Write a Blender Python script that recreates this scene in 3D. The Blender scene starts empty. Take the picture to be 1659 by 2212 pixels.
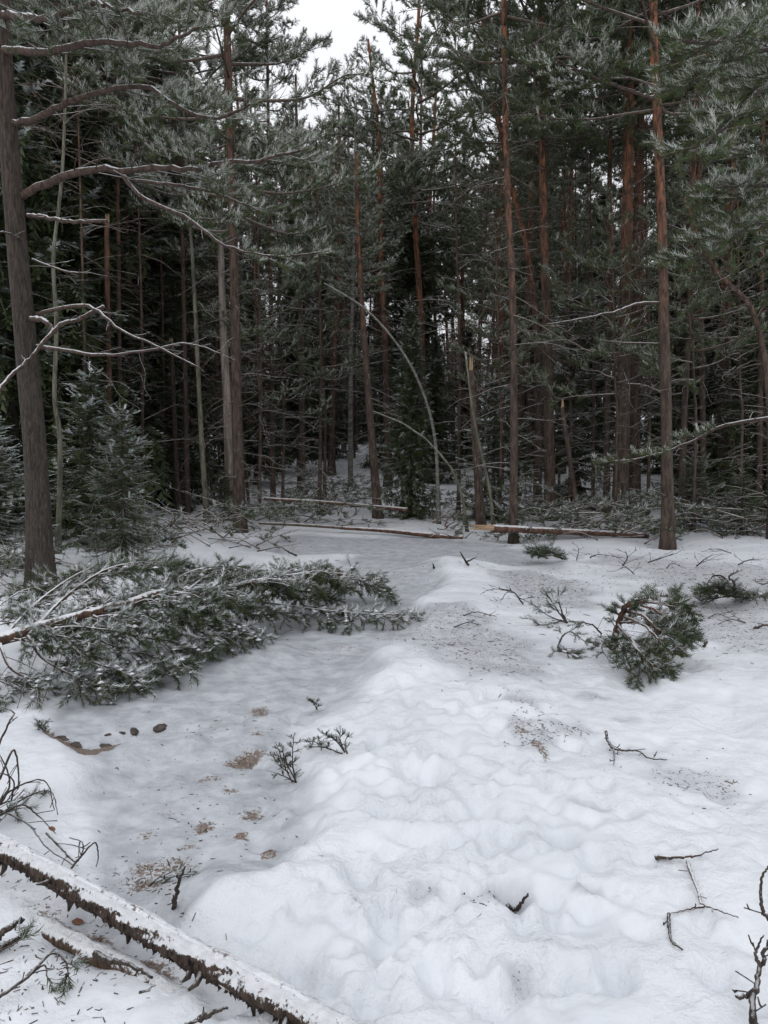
import bpy, math, random
import numpy as np
from mathutils import Vector, Matrix

# ------------------------------------------------------------------ camera, sky, sun
S = bpy.context.scene
C = S.collection
CAM_H, PITCH, FPX, CU, CV = 1.6, math.radians(5.7), 1769.6, 829.5, 1106.0
cam_d = bpy.data.cameras.new("camera")
cam_d.sensor_fit = 'VERTICAL'; cam_d.sensor_height = 24.0; cam_d.lens = 19.2
cam_d.clip_start = 0.05; cam_d.clip_end = 2000
cam = bpy.data.objects.new("camera", cam_d); C.objects.link(cam)
cam.location = (0, 0, CAM_H); cam.rotation_euler = (math.pi/2 - PITCH, 0, 0)
S.camera = cam

W = bpy.data.worlds.new("World"); S.world = W; W.use_nodes = True
wn, wl = W.node_tree.nodes, W.node_tree.links
wn.clear()
out = wn.new('ShaderNodeOutputWorld'); bg = wn.new('ShaderNodeBackground')
sky = wn.new('ShaderNodeTexSky'); sky.sky_type = 'NISHITA'; sky.sun_disc = False
SUN_EL, SUN_AZ = math.radians(38), math.radians(200)
sky.sun_elevation = SUN_EL; sky.sun_rotation = SUN_AZ
sky.air_density = 1.0; sky.dust_density = 4.0
# overcast cloud layer (CIE overcast gradient: brighter overhead), covering almost all of the clear sky
tc = wn.new('ShaderNodeTexCoord'); sep = wn.new('ShaderNodeSeparateXYZ')
wl.new(tc.outputs['Generated'], sep.inputs[0])
mx = wn.new('ShaderNodeMath'); mx.operation = 'MAXIMUM'; mx.inputs[1].default_value = 0.0
wl.new(sep.outputs['Z'], mx.inputs[0])
ma = wn.new('ShaderNodeMath'); ma.operation = 'MULTIPLY_ADD'; ma.inputs[1].default_value = 10.0; ma.inputs[2].default_value = 11.0
wl.new(mx.outputs[0], ma.inputs[0])
cl = wn.new('ShaderNodeCombineXYZ')
for i, k in enumerate((0.972, 0.992, 1.03)):
    m = wn.new('ShaderNodeMath'); m.operation = 'MULTIPLY'; m.inputs[1].default_value = k
    wl.new(ma.outputs[0], m.inputs[0]); wl.new(m.outputs[0], cl.inputs[i])
mix = wn.new('ShaderNodeMix'); mix.data_type = 'RGBA'; mix.inputs[0].default_value = 0.93
wl.new(sky.outputs[0], mix.inputs[6]); wl.new(cl.outputs[0], mix.inputs[7])
wl.new(mix.outputs[2], bg.inputs[0]); bg.inputs[1].default_value = 0.072
wl.new(bg.outputs[0], out.inputs[0])

sun_d = bpy.data.lights.new("sun", 'SUN'); sun_d.energy = 0.5; sun_d.angle = math.radians(40); sun_d.color = (1, .97, .93)
sun = bpy.data.objects.new("sun", sun_d); C.objects.link(sun)
sun.rotation_euler = (math.pi/2 - SUN_EL, 0, math.pi - SUN_AZ)
S.view_settings.view_transform = 'Standard'; S.view_settings.look = 'None'
S.view_settings.exposure = 0.0; S.view_settings.gamma = 1.0; S.view_settings.use_curve_mapping = False
S.render.engine = 'CYCLES'
S.cycles.max_bounces = 5; S.cycles.diffuse_bounces = 4; S.cycles.glossy_bounces = 1; S.cycles.transmission_bounces = 1
S.cycles.transparent_max_bounces = 4; S.cycles.caustics_reflective = False; S.cycles.caustics_refractive = False

# ------------------------------------------------------------------ pixel <-> place (the ground is where things stand)
def ray(u, v):
    x, yu = (u-CU)/FPX, -(v-CV)/FPX
    return np.array([x, math.cos(PITCH)+yu*math.sin(PITCH), -math.sin(PITCH)+yu*math.cos(PITCH)])
def P(u, v, y):
    d = ray(u, v); t = y/d[1]
    return np.array([d[0]*t, y, CAM_H+d[2]*t])
def g0(u, v):
    d = ray(u, v); t = -CAM_H/d[2]
    return d[0]*t, d[1]*t

# ------------------------------------------------------------------ noise
def _h(ix, iy, s):
    n = (ix.astype(np.int64)*374761393 + iy.astype(np.int64)*668265263 + s*974711) & 0x7fffffff
    n = ((n ^ (n >> 13))*1274126177) & 0x7fffffff
    n = n ^ (n >> 16)
    return (n & 0xffff)/65535.0
def vn(x, y, s=0):
    x = np.asarray(x, float); y = np.asarray(y, float)
    ix, iy = np.floor(x), np.floor(y); fx, fy = x-ix, y-iy
    fx = fx*fx*fx*(fx*(fx*6-15)+10); fy = fy*fy*fy*(fy*(fy*6-15)+10)
    a, b, c, d = _h(ix, iy, s), _h(ix+1, iy, s), _h(ix, iy+1, s), _h(ix+1, iy+1, s)
    return (a*(1-fx)+b*fx)*(1-fy)+(c*(1-fx)+d*fx)*fy*1.0 - 0.5
def fbm(x, y, s=0, o=3):
    r, a = 0, 1.0
    for i in range(o):
        ca, sa = math.cos(.6*i), math.sin(.6*i); f = 2.03**i
        r = r + a*vn((x*ca-y*sa)*f, (x*sa+y*ca)*f, s+i*7); a *= .5
    return r
def sstep(a, b, x):
    t = np.clip((x-a)/(b-a), 0, 1); return t*t*(3-2*t)

# ------------------------------------------------------------------ the lie of the snow
def pl(*pts):   # polyline of (u, v, half width in m)
    return [(*g0(u, v), w) for u, v, w in pts]
PATH_LEFT = pl((250, 2010, .22), (400, 1870, .36), (440, 1740, .46), (420, 1620, .5), (330, 1535, .62), (520, 1500, .62), (640, 1410, .6), (770, 1330, .5), (850, 1260, .45), (840, 1205, .7))
PATH_FAR = pl((700, 1175, .9), (860, 1172, 1.0), (1050, 1190, .8), (1100, 1205, .5))
PATH_RIGHT = [pl((1110, 1240, .3), (1170, 1265, .45), (1240, 1300, .35)), pl((950, 1340, .42), (1010, 1390, .58), (1065, 1450, .42)),
              pl((1400, 1215, .5), (1540, 1235, .9), (1640, 1300, .9)), pl((1560, 1340, .5), (1660, 1380, .8))]
RIDGE = pl((1650, 2250, .9), (1150, 2120, 1.0), (900, 2060, .65), (1000, 1850, .75), (1020, 1660, .75), (960, 1520, .62), (1000, 1440, .5), (860, 1420, .3))
RIDGE2 = pl((930, 1330, .35), (960, 1290, .5), (950, 1235, .7))
BANK = pl((-60, 1640, .5), (120, 1665, .3), (260, 1610, .16), (400, 1590, .12))
EDGE_H = pl((95, 1572, .03), (150, 1605, .08), (185, 1622, .09), (222, 1608, .07), (262, 1582, .05), (300, 1572, .05), (360, 1566, .06), (420, 1563, .03))
def pd(x, y, poly):
    best = np.full(np.shape(x), 1e3)
    for (x0, y0, w0), (x1, y1, w1) in zip(poly[:-1], poly[1:]):
        dx, dy = x1-x0, y1-y0; L = dx*dx+dy*dy
        t = np.clip(((x-x0)*dx+(y-y0)*dy)/L, 0, 1)
        d = np.hypot(x-x0-t*dx, y-y0-t*dy)/(w0+(w1-w0)*t)
        best = np.minimum(best, d)
    return best
def mask(x, y, poly, soft=.5, wob=.5):
    return 1-sstep(1-soft*.5, 1+soft*.5, pd(x, y, poly)+wob*fbm(x*1.7, y*1.7, 5))
def ell(x, y, u, v, rx, ry, rot=0.):
    cx, cy = g0(u, v); ca, sa = math.cos(rot), math.sin(rot); dx, dy = x-cx, y-cy
    return np.hypot((dx*ca+dy*sa)/rx, (-dx*sa+dy*ca)/ry)
# soft old footprints and dimples trodden into the deep snow: (x, y, rx, ry, rot, depth)
rnd = random.Random(4)
DENTS = []
BASES = [P(u, v, y)[:2] for u, v, y in ((88, 1268, 8.4), (519, 1142, 13.3), (1109, 1168, 12.2), (1443, 1178, 11.6), (1470, 1140, 14))]
for i in range(620):
    u, v = rnd.gauss(960, 260), 1420+800*rnd.random()**.8; x, y = g0(u, v); r = rnd.uniform(.012, .034)*(1 if v > 1750 else 1.3)
    DENTS.append((x, y, r, r*rnd.uniform(1, 2.2), rnd.uniform(-1.5, 1.5), r*rnd.uniform(.3, .8)))
for i in range(260):
    u, v = rnd.uniform(480, 1250), 1500+720*rnd.random()
    if rnd.random() < .25: u = rnd.uniform(1250, 1700)
    x, y = g0(u, v)
    r = rnd.uniform(.016, .055); DENTS.append((x, y, r, r*rnd.uniform(1.1, 2.4), rnd.uniform(-.8, .8), r*rnd.uniform(.35, .8)))
for u, v, r, e, a, d in ((900, 1690, .10, 1.5, .5, .07), (1110, 1960, .06, 1.2, 0, .09), (1215, 1850, .05, 1.3, 0, .07), (1030, 1530, .07, 2, -.4, .06), (870, 1440, .1, 1.6, .6, .05), (790, 1940, .07, 1.8, 0, .045),
                         (940, 2130, .05, 1.3, 0, .04), (690, 2030, .08, 1.4, .7, .035), (1120, 2140, .05, 1.5, 0, .06), (1190, 1720, .08, 1.3, .3, .05), (815, 1500, .08, 1.9, 0, .04), (1300, 1760, .09, 1.5, .4, .03),
                         (1370, 1480, .14, 1.2, 0, .06), (1440, 1440, .16, 1.6, 1, .05), (1560, 1560, .12, 1.5, .2, .04), (1010, 1210, .2, 1.4, 0, .08), (880, 1870, .1, 1.4, 0, .04), (640, 1670, .05, 1.8, .9, .03), (1500, 1700, .2, 1.3, 1.2, .03),
                         (640, 2100, .09, 1.3, .2, .03), (960, 1850, .07, 1.7, -.5, .04), (1040, 1770, .06, 1.6, .2, .045), (840, 1780, .07, 1.5, .2, .035)):
    x, y = g0(u, v); DENTS.append((x, y, r, r*e, a, d))
for i in range(46):   # old boot prints: sole and heel, blurred by later snowfall
    u, v = rnd.uniform(520, 1300), 1440+760*rnd.random(); x, y = g0(u, v); a = rnd.gauss(0, .5); d = rnd.uniform(.012, .03)
    DENTS.append((x, y, .048, .085, a, d)); DENTS.append((x+math.sin(a)*.12, y-math.cos(a)*.12, .036, .045, a, d*.9))
LUMPS = [(*g0(u, v), r, .6*h) for u, v, r, h in ((520, 1950, .22, .1), (470, 1930, .16, .07), (640, 1660, .06, .045), (600, 1850, .1, .04), (760, 1690, .2, .05), (560, 1410, .3, .12), (470, 1440, .25, .06), (470, 1170, .8, .18), (390, 1190, .6, .2), (860, 1450, .35, .1), (940, 1225, .5, .12), (1190, 1520, .4, .05), (1500, 1480, .7, .06), (620, 1165, .9, .1))]
def H(x, y):
    x = np.asarray(x, float); y = np.asarray(y, float)
    z = .10*fbm(x*.33, y*.33, 1, 2)*sstep(2, 8, y)
    pm = np.maximum(mask(x, y, PATH_LEFT), mask(x, y, PATH_FAR))
    ri = np.maximum(mask(x, y, RIDGE, 1.1, .7), mask(x, y, RIDGE2, 1.0, .5))
    z += .07*ri*(1-.8*pm) - .028*pm + .07*mask(x, y, BANK, .9, .4)*(1-.5*pm)
    rough = 1-.75*pm
    near = 1-sstep(7, 12, y)
    z += rough*(.016*fbm(x*1.9, y*1.9, 11, 2) + near*.010*fbm(x*5, y*5, 23, 3)*(.4+.6*ri)) + near*(.013*fbm(x*15, y*15, 31, 3)-.010*np.maximum(0, fbm(x*8, y*8, 37, 2)-.12))*(1-.5*pm)
    z += .020*near*pm*fbm(x*4, y*3, 51, 3)
    shp = z.shape; z = z.ravel(); xf, yf = x.ravel(), y.ravel()
    for dx, dy, rx, ry, ro, dep in DENTS:
        k = np.nonzero((np.abs(xf-dx) < 2.6*max(rx, ry)) & (np.abs(yf-dy) < 2.6*max(rx, ry)))[0]
        if not len(k): continue
        ca, sa = math.cos(ro), math.sin(ro); X, Y = xf[k]-dx, yf[k]-dy
        q = np.hypot((X*ca+Y*sa)/rx, (-X*sa+Y*ca)/ry)
        q = q*(1+.30*vn(xf[k]*9, yf[k]*9, 3))
        z[k] += -.8*dep*np.exp(-q**4) + .10*dep*np.exp(-((q-1.5)/.4)**2)*(q < 2.4)
    z = z.reshape(shp)
    for tx, ty in BASES: z = z-.07*np.exp(-((x-tx)**2+(y-ty)**2)/.16)
    z = z-.035*(1-sstep(.6, 1.5, pd(x, y, EDGE_H)))
    for lx, ly, r, h in LUMPS:
        q = np.hypot(x-lx, y-ly)/r*(1+.5*vn(x*5/r*.2, y*5/r*.2, 9)); z += h*np.exp(-q**3)
    z += sstep(12, 18, y)*(.16*fbm(x*.7, y*.7, 41, 3))
    z += .048*np.maximum(y-17, 0)
    return z
def gp(u, v):
    d = ray(u, v); z = 0.
    for _ in range(12):
        t = (z-CAM_H)/d[2]; z = .5*z+.5*float(H(d[0]*t, d[1]*t))
    return np.array([d[0]*t, d[1]*t, float(H(d[0]*t, d[1]*t))])

# ------------------------------------------------------------------ materials
def newmat(name):
    m = bpy.data.materials.new(name); m.use_nodes = True
    n, l = m.node_tree.nodes, m.node_tree.links
    b = n['Principled BSDF']; b.inputs['Specular IOR Level'].default_value = .25
    return m, n, l, b
def nz(n, l, scale, detail=3, rough=.6, vec=None, dist=0):
    t = n.new('ShaderNodeTexNoise'); t.inputs['Scale'].default_value = scale; t.inputs['Detail'].default_value = detail
    t.inputs['Roughness'].default_value = rough; t.inputs['Distortion'].default_value = dist
    if vec: l.new(vec, t.inputs['Vector'])
    return t.outputs['Fac']
def ramp(n, l, val, a, b):
    r = n.new('ShaderNodeMapRange'); r.interpolation_type = 'SMOOTHSTEP'
    r.inputs['From Min'].default_value = a; r.inputs['From Max'].default_value = b
    l.new(val, r.inputs['Value']); return r.outputs['Result']
def math_(n, l, op, a, b):
    m = n.new('ShaderNodeMath'); m.operation = op
    for i, q in enumerate((a, b)):
        if isinstance(q, (int, float)): m.inputs[i].default_value = q
        else: l.new(q, m.inputs[i])
    return m.outputs[0]
def mixc(n, l, f, a, b):
    m = n.new('ShaderNodeMix'); m.data_type = 'RGBA'
    if isinstance(f, (int, float)): m.inputs[0].default_value = f
    else: l.new(f, m.inputs[0])
    for i, q in ((6, a), (7, b)):
        if isinstance(q, tuple): m.inputs[i].default_value = (*q, 1)
        else: l.new(q, m.inputs[i])
    return m.outputs[2]
def attr(n, name, kind='GEOMETRY'):
    a = n.new('ShaderNodeAttribute'); a.attribute_type = kind; a.attribute_name = name
    return a.outputs['Fac']
def objc(n): return n.new('ShaderNodeTexCoord').outputs['Object']
def bump(n, l, b, h, strength, dist):
    q = n.new('ShaderNodeBump'); q.inputs['Strength'].default_value = strength; q.inputs['Distance'].default_value = dist
    l.new(h, q.inputs['Height']); l.new(q.outputs[0], b.inputs['Normal'])
def upz(n, l):
    g = n.new('ShaderNodeNewGeometry'); s = n.new('ShaderNodeSeparateXYZ'); l.new(g.outputs['Normal'], s.inputs[0]); return s.outputs['Z']
SNOW = (.77, .79, .82)

def mat_ground():
    m, n, l, b = newmat('snow_cover'); oc = objc(n)
    pa, di, so = attr(n, 'path'), attr(n, 'dirt'), attr(n, 'soil')
    big = nz(n, l, 1.3, 3, .5, oc); mid = nz(n, l, 9, 4, .6, oc)
    snow = mixc(n, l, ramp(n, l, big, .35, .7), (.60, .623, .665), (.685, .706, .745))
    snow = mixc(n, l, math_(n, l, 'MULTIPLY', ramp(n, l, nz(n, l, 5.5, 5, .65, oc, .3), .48, .72), .16), snow, (.45, .45, .45))
    ice = mixc(n, l, ramp(n, l, mid, .3, .7), (.33, .345, .375), (.475, .495, .53))
    col = mixc(n, l, pa, snow, ice)
    # brown stain under thin snow
    st = math_(n, l, 'MULTIPLY', di, ramp(n, l, nz(n, l, 5, 3, .6, oc), .35, .75))
    col = mixc(n, l, math_(n, l, 'MULTIPLY', st, .22), col, (.38, .35, .32))
    fine = nz(n, l, 70, 3, .7, oc, .4)
    thr = math_(n, l, 'SUBTRACT', .775, math_(n, l, 'MULTIPLY', di, .23))
    speck = ramp(n, l, math_(n, l, 'SUBTRACT', fine, thr), 0, .05)
    md = nz(n, l, 26, 2, .5, oc, .8)
    speck2 = ramp(n, l, math_(n, l, 'SUBTRACT', md, math_(n, l, 'SUBTRACT', .80, math_(n, l, 'MULTIPLY', di, .20))), 0, .05)
    sp = math_(n, l, 'MAXIMUM', speck, speck2)
    col = mixc(n, l, math_(n, l, 'MULTIPLY', sp, .85), col, (.085, .066, .05))
    # bare soil
    sn = nz(n, l, 60, 5, .75, oc, .3)
    sm = ramp(n, l, math_(n, l, 'ADD', math_(n, l, 'MULTIPLY', so, 1.0), math_(n, l, 'MULTIPLY', math_(n, l, 'SUBTRACT', sn, .5), 1.9)), .42, .62)
    sm = math_(n, l, 'MULTIPLY', sm, ramp(n, l, so, .02, .2))
    soil = mixc(n, l, ramp(n, l, nz(n, l, 110, 2, .6, oc), .35, .65), (.085, .064, .053), (.25, .20, .17))
    col = mixc(n, l, sm, col, soil)
    l.new(col, b.inputs['Base Color']); b.inputs['Roughness'].default_value = .65
    mp = nz(n, l, 13, 4, .65, oc)
    h = math_(n, l, 'ADD', math_(n, l, 'MULTIPLY', mp, 1.4), 0) ; h = math_(n, l, 'ADD', h, math_(n, l, 'ADD', math_(n, l, 'MULTIPLY', nz(n, l, 34, 4, .6, oc), .7), math_(n, l, 'MULTIPLY', fine, .25)))
    h = math_(n, l, 'MULTIPLY', h, ramp(n, l, nz(n, l, 2.4, 3, .6, oc), .30, .70))
    bump(n, l, b, h, .8, .02)
    return m
def mat_bark(name, low, high, plate=14, snow=.55, snow_lo=.45, zlo=3.0, zhi=7.0, stretch=.25, rough_h=.02, grain=18, amp=.8):
    """bark: grey brown at the foot, rust higher up (custom property rust on the object says how much), snow lying on upward faces"""
    m, n, l, b = newmat(name); oc = objc(n)
    mp = n.new('ShaderNodeMapping'); mp.inputs['Scale'].default_value = (1, 1, stretch); l.new(oc, mp.inputs[0]); v = mp.outputs[0]
    s = n.new('ShaderNodeSeparateXYZ'); l.new(oc, s.inputs[0])
    zr = ramp(n, l, math_(n, l, 'ADD', s.outputs['Z'], math_(n, l, 'MULTIPLY', nz(n, l, 2.2, 3, .6, oc), 2.0)), zlo, zhi)
    f = math_(n, l, 'MULTIPLY', zr, attr(n, 'rust', 'OBJECT'))
    base = mixc(n, l, f, low, high)
    nn = nz(n, l, plate, 5, .7, v, .5)
    base = mixc(n, l, ramp(n, l, nn, .62, .38), base, tuple(c*.38 for c in low))
    base = mixc(n, l, math_(n, l, 'MULTIPLY', ramp(n, l, nz(n, l, plate*.22, 4, .7, v, .4), .48, .66), .55), base, tuple(c*.72 for c in low))
    base = mixc(n, l, math_(n, l, 'MULTIPLY', ramp(n, l, nz(n, l, plate*2.5, 3, .6, v), .55, .75), .35), base, (.20, .18, .16))
    w = math_(n, l, 'ADD', upz(n, l), math_(n, l, 'MULTIPLY', math_(n, l, 'SUBTRACT', nz(n, l, grain, 4, .7, oc), .5), amp))
    base = mixc(n, l, math_(n, l, 'MULTIPLY', ramp(n, l, w, snow_lo, snow_lo+.25), snow), base, SNOW)
    l.new(base, b.inputs['Base Color']); b.inputs['Roughness'].default_value = .85
    bump(n, l, b, nn, .9, rough_h)
    return m
def mat_needle(name, g1, g2, white=(.60, .65, .67)):
    m, n, l, b = newmat(name)
    fr = math_(n, l, 'MULTIPLY', attr(n, 'frost'), attr(n, 'frost_level', 'OBJECT'))
    col = mixc(n, l, attr(n, 'tint'), g1, g2)
    col = mixc(n, l, ramp(n, l, fr, 0.0, 1.0), col, white)
    l.new(col, b.inputs['Base Color']); b.inputs['Roughness'].default_value = .6
    return m
def mat_simple(name, c1, c2, scale=20, rough=.8, bs=.4, bd=.01):
    m, n, l, b = newmat(name); oc = objc(n); f = nz(n, l, scale, 4, .65, oc)
    l.new(mixc(n, l, ramp(n, l, f, .3, .7), c1, c2), b.inputs['Base Color']); b.inputs['Roughness'].default_value = rough
    bump(n, l, b, f, bs, bd); return m
M_GROUND = mat_ground()
M_PINE = mat_bark('pine_bark', (.110, .080, .064), (.38, .150, .072), snow=.0, rough_h=.05, zlo=3.4, zhi=8.2, plate=20)
M_PINE_NEAR = mat_bark('old_pine_bark', (.074, .060, .050), (.10, .066, .052), plate=48, snow=.0, stretch=.16, rough_h=.03)
M_SPRUCE = mat_bark('spruce_bark', (.07, .058, .05), (.09, .07, .06), snow=.0)
M_LIMB = mat_bark('limb_bark', (.105, .070, .055), (.11, .08, .07), plate=30, snow=.85, snow_lo=.48)
M_TWIG = mat_bark('twig_bark', (.15, .108, .082), (.09, .07, .06), plate=30, snow=.6, snow_lo=.5)
M_TWIG_BARE = mat_bark('bare_twig_bark', (.20, .145, .112), (.09, .07, .06), plate=30, snow=.2, snow_lo=.6)
M_PALETWIG = mat_bark('pale_twig_bark', (.34, .30, .295), (.3, .3, .3), plate=9, snow=.3)
M_DARKTWIG = mat_bark('dark_twig_bark', (.080, .062, .052), (.09, .07, .06), plate=40, snow=.45, snow_lo=.75, grain=40, amp=1.2)
M_BIRCH = mat_bark('birch_bark', (.21, .20, .18), (.28, .265, .245), plate=9, snow=.5, stretch=2.2)
M_GREYSTEM = mat_bark('grey_sapling_bark', (.17, .165, .125), (.19, .18, .14), plate=16, snow=.35)
M_DEADWOOD = mat_bark('barkless_dead_wood', (.30, .25, .215), (.34, .30, .26), plate=10, snow=.0, stretch=.1)
M_LOG = mat_bark('fallen_log_bark', (.070, .047, .036), (.11, .07, .05), plate=34, snow=.82, snow_lo=.38, grain=60, amp=2.2)
M_REDLOG = mat_bark('red_fallen_bark', (.145, .080, .058), (.20, .10, .065), plate=14, snow=.7, snow_lo=.45)
M_FALLSTEM = mat_bark('fallen_top_bark', (.135, .078, .056), (.16, .09, .06), plate=18, snow=.85, snow_lo=.55, grain=30, amp=1.4)
M_SPLINT = mat_simple('fresh_split_wood', (.30, .20, .115), (.48, .36, .24), 60)
M_SNOW = mat_simple('loose_snow', (.66, .68, .72), (.73, .75, .785), 40, .65, .5, .02)
def mat_snowcap():
    m, n, l, b = newmat('littered_snow'); oc = objc(n); f = nz(n, l, 45, 4, .7, oc, .4); g = nz(n, l, 7, 3, .6, oc)
    c = mixc(n, l, ramp(n, l, nz(n, l, 12, 3, .6, oc), .3, .7), (.60, .62, .655), (.68, .70, .735))
    k = ramp(n, l, math_(n, l, 'ADD', f, math_(n, l, 'MULTIPLY', g, .45)), .76, .88)
    c = mixc(n, l, math_(n, l, 'MULTIPLY', k, .85), c, (.11, .062, .045)); l.new(c, b.inputs['Base Color']); b.inputs['Roughness'].default_value = .65
    bump(n, l, b, nz(n, l, 40, 4, .6, oc), .6, .02); return m
M_SNOWCAP = mat_snowcap()
M_SUNKLOG = mat_bark('sunk_log_bark', (.115, .074, .052), (.11, .07, .05), plate=40, snow=.9, snow_lo=.45, grain=40, amp=2.2)
M_STONE = mat_simple('wet_dark_stone', (.035, .028, .025), (.10, .08, .07), 30)
M_LITTER = mat_simple('dark_litter', (.045, .034, .028), (.10, .075, .06), 12)
M_LEAF = mat_simple('dead_leaf', (.11, .05, .035), (.17, .08, .05), 30)
M_NPINE = mat_needle('pine_needles', (.038, .056, .022), (.070, .092, .032), (.50, .52, .48))
M_NSPRUCE = mat_needle('spruce_needles', (.034, .048, .020), (.058, .074, .028), (.60, .64, .65))
M_NFALLEN = mat_needle('fallen_pine_needles', (.029, .043, .018), (.054, .073, .027), (.72, .75, .78))

# ------------------------------------------------------------------ mesh collecting
class MB:
    def __init__(s, seed=0):
        s.V, s.T, s.Q, s.TM, s.QM, s.F, s.N = [], [], [], [], [], [], 0
        s.tuft = {}; s.r = np.random.default_rng(seed); s.rnd = random.Random(seed)
        s.smooth = True
    def add(s, V, T=None, Q=None, mat=0, frost=0., tint=.5):
        V = np.asarray(V, float).reshape(-1, 3); k = len(V)
        s.V.append(V)
        if T is not None: T = np.asarray(T).reshape(-1, 3)+s.N; s.T.append(T); s.TM.append(np.full(len(T), mat))
        if Q is not None: Q = np.asarray(Q).reshape(-1, 4)+s.N; s.Q.append(Q); s.QM.append(np.full(len(Q), mat))
        f = np.empty((k, 2)); f[:, 0] = frost; f[:, 1] = tint; s.F.append(f); s.N += k
    def tube(s, pts, rad, sides=5, mat=0, cap=True, bark=0., seed=0):
        pts = np.asarray(pts, float); n = len(pts); rad = np.broadcast_to(np.asarray(rad, float), (n,))
        t = np.gradient(pts, axis=0); t /= np.linalg.norm(t, axis=1)[:, None]+1e-9
        m = np.abs(t.mean(0)); ref = np.array([1., 0, 0]) if m[0] < .8 else np.array([0, 1., 0])
        a = np.cross(t, ref); a /= np.linalg.norm(a, axis=1)[:, None]+1e-9; b = np.cross(t, a)
        th = np.linspace(0, 2*np.pi, sides, endpoint=False)
        rr = rad[:, None]*np.ones((n, sides))
        if bark:
            L = np.concatenate(([0], np.cumsum(np.linalg.norm(np.diff(pts, axis=0), axis=1))))
            rr *= 1+bark*fbm(np.cos(th)[None]*3+np.sin(th)[None]*3+9+seed, (L/ max(rad[0], .02)*.35)[:, None]+np.sin(th)[None]*3, seed, 3)*2
        V = pts[:, None]+rr[..., None]*(np.cos(th)[None, :, None]*a[:, None]+np.sin(th)[None, :, None]*b[:, None])
        i = np.arange(n-1)[:, None]*sides; j = np.arange(sides)[None]; j2 = (j+1) % sides
        Q = np.stack([i+j, i+j2, i+sides+j2, i+sides+j], -1)
        V = V.reshape(-1, 3); T = None
        if cap:
            V = np.vstack([V, pts[:1], pts[-1:]]); c0, c1 = n*sides, n*sides+1; jj = np.arange(sides); e = (n-1)*sides
            T = np.vstack([np.stack([np.full(sides, c0), (jj+1) % sides, jj], -1), np.stack([np.full(sides, c1), e+jj, e+(jj+1) % sides], -1)])
        s.add(V, T, Q.reshape(-1, 4), mat)
    def tufts(s, kind, pos, dr, size, frost):
        s.tuft.setdefault(kind, []).append((np.asarray(pos).reshape(-1, 3), np.asarray(dr).reshape(-1, 3), np.asarray(size).ravel(), np.asarray(frost).ravel()))
    def clumps(s, pos, size, mat=2):   # little caps of snow lying on the needles
        O = np.array([(1, 0, 0), (.3, .9, 0), (-.8, .6, 0), (-.9, -.5, 0), (.2, -1, 0), (0, 0, .45), (0, 0, -.2)]); n = len(pos)
        V = pos[:, None]+size[:, None, None]*O[None]*s.r.uniform(.6, 1.35, (n, 7, 3)); b = np.arange(n)[:, None, None]*7
        T = np.array([(0, 1, 5), (1, 2, 5), (2, 3, 5), (3, 4, 5), (4, 0, 5), (1, 0, 6), (2, 1, 6), (3, 2, 6), (4, 3, 6), (0, 4, 6)])[None]+b
        s.add(V.reshape(-1, 3), T.reshape(-1, 3), None, mat)
    def flush(s, mat):
        for kind, rows in s.tuft.items():
            pos, dr, size, fr = (np.concatenate([q[i] for q in rows]) for i in range(4))
            N = len(pos); dr = dr/(np.linalg.norm(dr, axis=1)[:, None]+1e-9)
            ref = s.r.normal(size=(N, 3)); a = np.cross(dr, ref); a /= np.linalg.norm(a, axis=1)[:, None]+1e-9; b = np.cross(dr, a)
            if kind.startswith('flat'):   # spruce sprays lie flat
                a = np.cross(dr, [0, 0, 1.0])+.35*ref*.5; a /= np.linalg.norm(a, axis=1)[:, None]+1e-9; b = np.cross(a, dr)
            which = s.r.integers(0, 3, N)
            for w in range(3):
                k = np.nonzero(which == w)[0]
                if not len(k): continue
                tv, up = TEMPL[kind][w]          # (3K, 3) in frame (a, b, axis)
                R = np.stack([a[k], b[k], dr[k]], -2)
                V = pos[k][:, None]+size[k][:, None, None]*np.einsum('vi,nij->nvj', tv, R)
                d3 = np.einsum('vi,nij->nvj', up, R)[..., 2]
                f = np.clip(fr[k][:, None]+(.08+.5*d3 if kind.startswith('flat') else -.20+.75*d3)+s.r.normal(0, .12, (len(k), 1)), 0, 1)
                t = np.clip(s.r.uniform(0, 1, (len(k), 1))+0*d3, 0, 1)
                nn = V.shape[0]*V.shape[1]
                s.add(V.reshape(-1, 3), np.arange(nn).reshape(-1, 3), None, mat, f.reshape(-1), t.reshape(-1))
        s.tuft = {}
    def mesh(s, name, mats):
        me = bpy.data.meshes.new(name)
        V = np.vstack(s.V); T = np.vstack(s.T) if s.T else np.zeros((0, 3), int); Q = np.vstack(s.Q) if s.Q else np.zeros((0, 4), int)
        me.vertices.add(len(V)); me.vertices.foreach_set('co', V.astype(np.float32).ravel())
        nl = T.size+Q.size; me.loops.add(nl); me.loops.foreach_set('vertex_index', np.concatenate([T.ravel(), Q.ravel()]).astype(np.int32))
        npoly = len(T)+len(Q); me.polygons.add(npoly)
        st = np.concatenate([np.arange(len(T))*3, T.size+np.arange(len(Q))*4]); me.polygons.foreach_set('loop_start', st.astype(np.int32))
        mi = np.concatenate((s.TM or [np.zeros(0)])+(s.QM or [np.zeros(0)])); me.polygons.foreach_set('material_index', mi.astype(np.int32))
        me.polygons.foreach_set('use_smooth', np.full(npoly, s.smooth))
        F = np.vstack(s.F)
        for i, nm in enumerate(('frost', 'tint')):
            me.attributes.new(nm, 'FLOAT', 'POINT').data.foreach_set('value', F[:, i].astype(np.float32))
        for m in mats: me.materials.append(m)
        me.update(calc_edges=True); me.validate()
        return me
    def obj(s, name, mats, parent=None, **kw): return link(name, s.mesh(name, mats), parent, **kw)

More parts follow.
